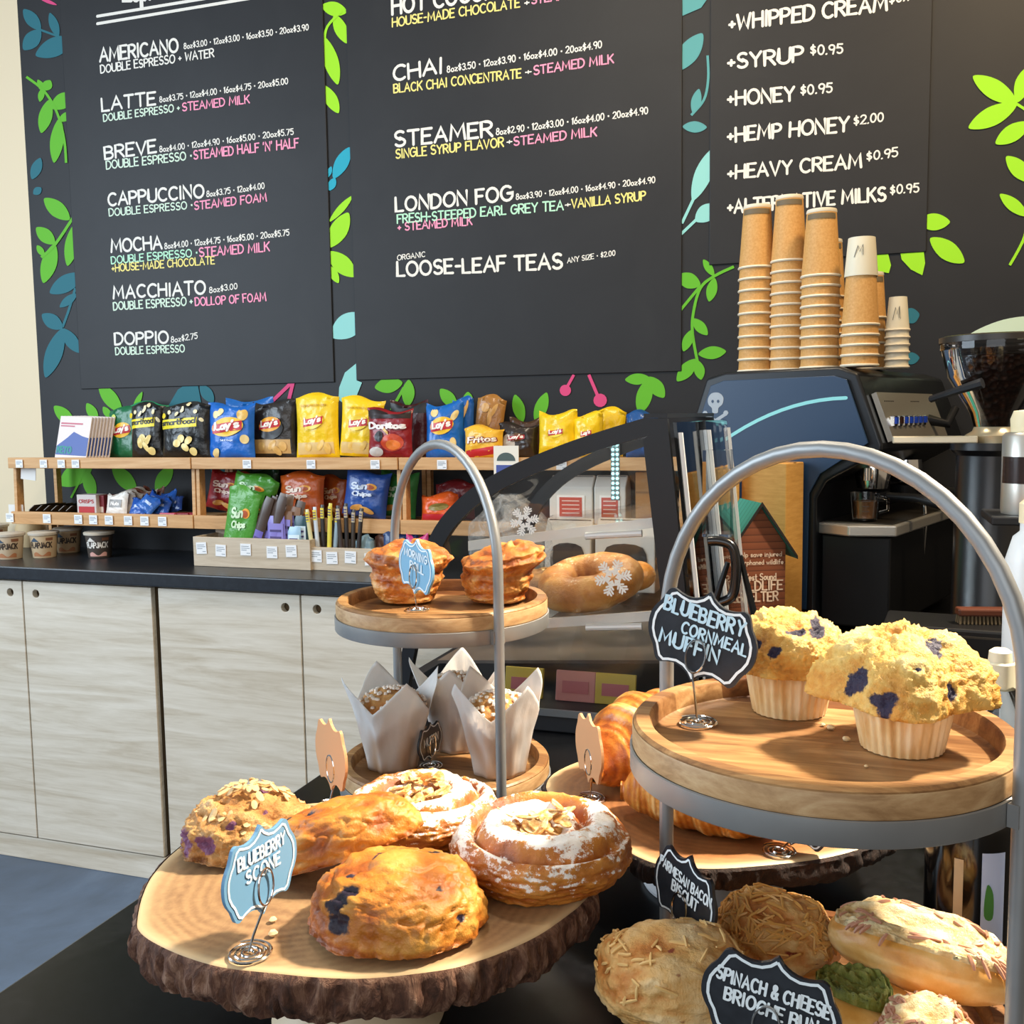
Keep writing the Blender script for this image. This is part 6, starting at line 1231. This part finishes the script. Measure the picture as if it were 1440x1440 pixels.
muffin('smaller blueberry muffin behind the corner of the black muffin sign', 1101, 990, .2, .027, .033, .034, .044, .042, 6.6, [((.0, -.55, .8), .18), ((-.35, -.8, .45), .16), ((.35, -.5, .8), .22), ((.3, -.3, .9), .17), ((-.6, -.5, .6), .12)], .0)
crumb_bits('crumb', ['pale crumb between the two blueberry muffins', 'crumb nearest the liner of the big muffin', 'tiny crumb on the tray behind the other two crumbs', 'tiny crumb at the front edge of the tray'], [(1168, 1026, .0030), (1190, 1042, .0027), (1157, 1021, .0018), (1218, 1079, .0014)], 1.1273, grp='crumbs on the muffin tray')

# savoury bakes on the front lower tray
sav = food('cheese_biscuit_crust', [(.24, '#94501a'), (.38, '#c9823a'), (.5, '#dfb06a'), (.68, '#ecd09c'), (.85, '#f5e6c6')], 44, .6, 170, .004, .5, spot='#8e3a22')
shr = M('#dba557', .5); shr2 = M('#e8c07c', .5); shr3 = M('#b98468', .5)
ZL = .9338
def biscuit(label, c, rz, rx_, ry_, h, seed, mat_shred, nsh=120, dark=0):
    t = thing('cheese_biscuit', label, 'biscuit', c, rz)
    def fn(p):
        q = Vector((abs(p.x) ** .78 * (1 if p.x > 0 else -1), abs(p.y) ** .78 * (1 if p.y > 0 else -1), p.z)); n = fbm(p * 2 + Vector((seed, 0, 0)), 4); n2 = fbm(p * 8 + Vector((0, seed, 0)), 3)
        P = Vector((q.x * rx_, q.y * ry_, h * (.45 + .55 * p.z) if p.z > 0 else h * .45 * (1 + p.z * .98))) + p * (h * (.07 * n + .018 * n2)); P.z = max(0, P.z)
        return P, .55 + .5 * n - dark + (.15 if p.z < 0 else 0), max(0, NZ.noise(p * 7 + Vector((seed, 3, 1))) - .42) * 2.2, 0
    blob('crust', sav, t, fn, 6); rnd = random.Random(seed); q = MB()
    for i in range(nsh):
        d = Vector((rnd.uniform(-1, 1), rnd.uniform(-1, 1), rnd.uniform(.15, 1))).normalized(); P = fn(d)[0]; ax = d.orthogonal().normalized(); ax.rotate(Matrix.Rotation(rnd.uniform(0, 6.28), 3, d)); ln_ = rnd.uniform(.006, .014)
        pts = []
        for k in (-1, -.3, .4, 1): dd = (d + ax * k * ln_ / rx_ * .6).normalized(); pp = fn(dd)[0]; pts.append(pp + dd * .0012)
        q.tube(pts, [.0007, .0011, .0011, .0007], 5)
    tag(q.build('shredded_cheese', mat_shred, t), kind='stuff'); return t
c = gz(946, 1400, .96); c.z = ZL + .0152; biscuit('pale square cheese biscuit at the front left of the lower tray, bacon flecks in it', c, .45, .052, .044, .054, 3, shr2, 70)
c = gz(1088, 1330, .957); c.z = ZL; biscuit('browned cheese biscuit under a mat of parmesan shreds, behind the sign', c, .2, .042, .036, .060, 7, shr, 260, .15)
bri = food('brioche_crust', [(.2, '#a5661e'), (.4, '#d09342'), (.56, '#e2b269'), (.72, '#efcf98'), (.88, '#f6e5c4')], 26, .25, 120, .002, .38, spot=None)
chz = food('melted_cheese', [(.25, '#8d6236'), (.42, '#c9a468'), (.6, '#e3cf9e'), (.8, '#efe5c6')], 52, .6, 120, .004, .35, spot=None)
def brioche(label, c, rz, lx, ly, h, seed, cheese=True, green=False, ry=0):
    t = thing('brioche_bun', label, 'bun', c, rz, 'filled brioche buns on the front stand', 0, ry)
    def fn(p, k=1.0):
        n = fbm(p * 1.6 + Vector((seed, 0, 0)), 3); r = abs(p.z)
        x = abs(p.x) ** .85 * (1 if p.x > 0 else -1); dent = .32 * math.exp(-(p.y * 2.4) ** 2 - (p.x * 1.25) ** 2) * (p.z > 0)
        P = Vector((x * lx, p.y * ly, h * .5 + (h * .52 * p.z if p.z > 0 else h * .5 * p.z))) ; P.z -= dent * h; P += p * h * .05 * n; P.z = max(0, P.z)
        return P, .5 + .5 * n + (.25 if p.z < .2 else -.1), 0, 0
    blob('crust', bri, t, fn, 5)
    if cheese:
        def cf_(p):
            q_ = Vector((p.x * .93, p.y * .80, 0)); z = sqrt(max(0, 1 - q_.length_squared)); d = Vector((q_.x, q_.y, z)).normalized(); P = fn(d)[0]; n = fbm(p * 4 + Vector((seed, 1, 0)), 4)
            k = .0035 + .003 * n if p.z > 0 else -.004
            return P + Vector((0, 0, k)), .55 + .6 * n
        blob('melted_cheese', chz, t, cf_, 5)
        rnd = random.Random(seed); q = MB()
        for i in range(70):
            a = rnd.uniform(0, 2 * pi); rr = rnd.uniform(.45, .98); d0 = Vector((rr * cos(a), rr * sin(a) * .9, 0)); pts = []
            a2 = rnd.uniform(0, 6.28) if rr < .8 else a
            for k in (-1, -.3, .4, 1):
                d = d0 + Vector((cos(a2), sin(a2), 0)) * .085 * k; l2 = d.x ** 2 + d.y ** 2; d.z = sqrt(max(.0, 1 - l2)) if l2 < 1 else -.1; d.normalize(); pts.append(fn(d)[0] + d * .0028 + Vector((0, 0, .001)))
            q.tube(pts, [.0009, .0014, .0014, .0009], 5)
        tag(q.build('shredded_cheese', shr3, t), kind='stuff')
    if green:
        def gf(p):
            q_ = Vector((p.x * .48 - .05, p.y * .5, 0)); d = Vector((q_.x, q_.y, sqrt(max(0, 1 - q_.length_squared)))); P = fn(d)[0]; n = fbm(p * 5 + Vector((seed, 1, 0)), 4)
            return P + Vector((0, 0, (.007 + .004 * n) if p.z > 0 else -.004)), .5 + .6 * n
        blob('spinach_filling', food('spinach', [(.25, '#4a5216'), (.5, '#7b7d2a'), (.75, '#a8a256')], 70, .8, 200, .004, .5, spot=None), t, gf, 5)
    return t
c = gz(1290, 1345, .975); c.z = ZL + .020; brioche('long brioche bun topped with melted cheese, lying by the right leg of the front stand', c, -.16, .0625, .033, .050, 4, ry=.10)
c = gz(1205, 1420, .955); c.z = ZL; brioche('brioche bun with green spinach filling showing, below the cheese-topped one', c, -.45, .047, .036, .040, 8, False, True)
c = in_tray(gz(1318, 1462, .965), RS, .088); c.z = ZL; brioche('orange cheesy bun peeking up at the lower right beside the spinach bun', c, .2, .031, .026, .050, 12)

# bagels inside the case
bag_ = food('bagel_crust', [(.2, '#7a3f10'), (.4, '#ac6820'), (.54, '#c98638'), (.7, '#dca65c'), (.86, '#ecd2a0')], 38, .9, 150, .003, .34, sugar='#f0e2be', coat=.1)
dkb = food('dark_seeded_crust', [(.2, '#2c1a10'), (.4, '#5a3a20'), (.58, '#8a6030'), (.76, '#a87c44'), (.9, '#c9a468')], 60, .6, 170, .004, .5, sugar='#d8bd84')
def bagel(label, loc, rz, R, r, seed, mat, rx=0, ry=0):
    t = thing('bagel', label, 'bagel', loc, rz, 'bagels in the display case', rx, ry); q = MB(); at = {'tone': [], 'dust': [], 'spot': []}
    def fn(u, v):
        a, b = 2 * pi * u, 2 * pi * v; n = fbm(Vector((cos(a) * 2, sin(a) * 2, cos(b) + seed)), 3); rr = r * (1 + .10 * n); z = r * .82 + rr * sin(b) * .88
        at['tone'].append(.5 + .4 * n + (.2 if sin(b) < -.2 else 0)); at['spot'].append(0); at['dust'].append(.36 * sin(b) + .3 * NZ.noise(Vector((cos(a) * 4, sin(a) * 4, b + seed))) - .06)
        return Vector(((R + rr * cos(b)) * cos(a), (R + rr * cos(b)) * sin(a) * .95, max(0, z)))
    q.grid(fn, 72, 30, wu=True, wv=True); q.at = at; q.build('crust', mat, t, True, 180); return t
sa, sb = cl(660, 886), cl(925, 868); slope = atan2(sb[1] - sa[1], sb[0] - sa[0]); ang_s = -slope
def on_shelf(px, dy, lift=.0075):
    x = gy(px, 860, KY + dy).x; xl = x - case.location.x; z = sa[1] + (sb[1] - sa[1]) * (xl - sa[0]) / (sb[0] - sa[0]); return Vector((x, KY + dy, .9005 + z + lift))
bagel('large golden bagel leaning at the front of the case, behind the lower snowflake', on_shelf(834, .10, .0245), 0, .051, .029, 2, bag_, .24, ang_s)
bagel('golden seeded bagel at the right of the case', on_shelf(868, .245), 0, .040, .025, 5, bag_, 0, ang_s)
bagel('dark seeded bagel further back in the case', on_shelf(764, .25), 0, .040, .025, 8, dkb, 0, ang_s)

# ================================================================== NAME CARDS ON WIRE HOLDERS
HALF = [(0, .52), (.045, .455), (.11, .405), (.19, .385), (.27, .405), (.325, .43), (.37, .40), (.395, .335), (.42, .26), (.46, .19), (.492, .10), (.5, 0)]
def plaque(s=1.0):
    h = HALF; o = h + [(x, -y) for x, y in h[-2::-1]]; o = o + [(-x, y) for x, y in o[-2:0:-1]]
    return [(x * s, y * s) for x, y in o]
slate = NT('slate_card'); slate.base(slate.ramp(slate.noise(slate.co(), 90, 3), [(.3, '#23262b'), (.7, '#2f3339')])); slate = slate.p(.3, spec=.6)
kcard = M('#cf9a6c', .6); chalk = M('#e9f2f4', .6); chalkb = M('#bfe0ee', .55)
blucard = NT('blue_slate_card'); blucard.base('#6f9fc2'); blucard = blucard.p(.35, spec=.5)
def card(label, foot, center, yaw, roll, Wd, Ht, lines, face=slate, back=None, pitch=0, inkm=None, noface=False):
    """foot: 3-D point of the wire base; center: 3-D centre of the card"""
    foot, center = Vector(foot), Vector(center); t = thing('name_card', label, 'card', foot, 0)
    c = center - foot; Rm = Matrix.Rotation(yaw, 4, 'Z') @ Matrix.Rotation(pitch, 4, 'X') @ Matrix.Rotation(roll, 4, 'Y')
    X = lambda x, y, h: c + Rm @ Vector((x * Wd, -h, y * Ht))
    pl = [(v.x, v.y) for v in catmull([(a, b, 0) for a, b in plaque()], 2)]
    q = MB(); q.prism(pl, X, .0018); q.build('plaque', face, t, False)
    q = MB(); q.prism(pl, lambda x, y, h: X(x, y, h - .0008), .00075); q.build('plaque_back', back or kcard, t, False)
    if lines:
        q = MB(); b_ = plaque(.90); ink(q, [b_ + [b_[0]]], lambda x, y: X(x, y, .0022), (.0125 * .9, .0125 * .9 * Wd / Ht), caps=False); q.build('border_line', chalk, t, False)
        q = MB()
        for txt, x0, x1, y, h in lines:
            st, w = layout(txt, .26, .05, 3); k = (x1 - x0) / w; ink(q, st, lambda X_, Y_: X(x0 + X_ * k, y + Y_ * h, .0025), (.105 * h / k * Ht / Wd, .105) if 0 else (.10 * h * Ht / (k * Wd), .10))
        q.build('lettering', inkm or chalk, t, False)
    bp = c + Rm @ Vector((0, -.003, -.40 * Ht)); q = MB(); sp_ = []
    for i in range(90): a = i / 89 * 2 * pi * 3.4; r = .0022 + .0135 * i / 89; sp_.append((r * cos(a), r * sin(a), .0012))
    q.tube(sp_, .0010, 6); q.build('wire_base', chrome, t)
    q = MB(); q.tube([(0, 0, .0012), (bp.x * .3, bp.y * .3, bp.z * .4), (bp.x, bp.y, bp.z)], .0009, 6); q.build('wire_stem', chrome, t)
    for off in (-.0008, .0042):
        q = MB(); q.tube([c + Rm @ Vector((.0085 * sin(a) * (1 if off < 0 else .9), -off, -.40 * Ht + .0125 - .0125 * cos(a))) for a in [2 * pi * k / 28 for k in range(28)]], .0008, 6, closed=True); q.build('wire_ring', chrome, t)
    return t
def at_depth(px, py, ref): d = ray(px, py); k = (ref - CAM).dot(cf) / d.dot(cf); return CAM + d * k
f = gz(350, 1342, Zs); card('blue name card reading BLUEBERRY SCONE on the big slab', f, at_depth(361, 1226, f) + Vector((0, .004, 0)), radians(84), radians(0), .074, .059, [('BLUEBERRY', -.32, .32, .15, .14), ('SCONE', -.22, .24, -.05, .14)], blucard, M('#6a94b4', .4))
f = gz(586, 858, 1.1274); card('light blue name card reading MORNING ROLL in front of the left bun', f, at_depth(586, 797, gz(586, 884, 1.1274)), radians(-36), radians(7), .072, .0575, [('MORNING', -.32, .34, .15, .14), ('ROLL', -.14, .26, -.06, .15)], M('#7fb2d0', .35), M('#7fb2d0', .4))
f = gz(980, 1018, 1.1274); card('black name card reading BLUEBERRY CORNMEAL MUFFIN on the front tray', f, at_depth(988, 894, f) + Vector((0, -.004, 0)), radians(-17), radians(13), .085, .0665, [('BLUEBERRY', -.38, .36, .17, .155), ('CORNMEAL', -.18, .42, -.02, .125), ('MUFFIN', -.36, .20, -.20, .15)], slate, slate, inkm=chalkb)
f = gz(463, 1136, Zs); card('kraft-coloured back of a name card at the back of the big slab', f, at_depth(465, 1061, f), radians(142), radians(0), .068, .064, None, kcard, kcard)
f = gz(830, 1124, Zs2); card('kraft-coloured back of a name card before the upright croissant', f, at_depth(828, 1052, f), radians(126), radians(0), .068, .066, None, kcard, kcard)
f = gz(605, 1078, .9338); card('black name card seen edge-on between the paper-wrapped muffins', f, at_depth(604, 1042, f), radians(86), 0, .06, .045, [('MUFFIN', -.3, .3, -.05, .2)], slate, slate)
f = gz(1094, 1198, Zs2); card('black name card half hidden under the front upper tray, beside the croissant tip', f, at_depth(1125, 1150, f), radians(-10), radians(16), .062, .05, [('CROISSANT', -.36, .36, .05, .16)], slate, slate)
f = gz(955, 1345, ZL + .03); f2 = gz(965, 1330, ZL); f2 = in_tray(f2, RS, .086); card('black name card reading PARMESAN BACON BISCUIT between the two biscuits', f2, at_depth(964, 1256, gz(962, 1400, ZL)), radians(-40), radians(12), .066, .061, [('PARMESAN BACON', -.42, .42, .12, .12), ('BISCUIT', -.18, .24, -.06, .13)], slate, slate)
f = gz(1085, 1500, ZL); card('black name card reading SPINACH & CHEESE BRIOCHE BUN at the bottom', f, at_depth(1083, 1413, gz(1085, 1600, ZL)), radians(-6), radians(9), .080, .060, [('SPINACH & CHEESE', -.40, .40, .10, .13), ('BRIOCHE BUN', -.32, .34, -.09, .13)], slate, slate)
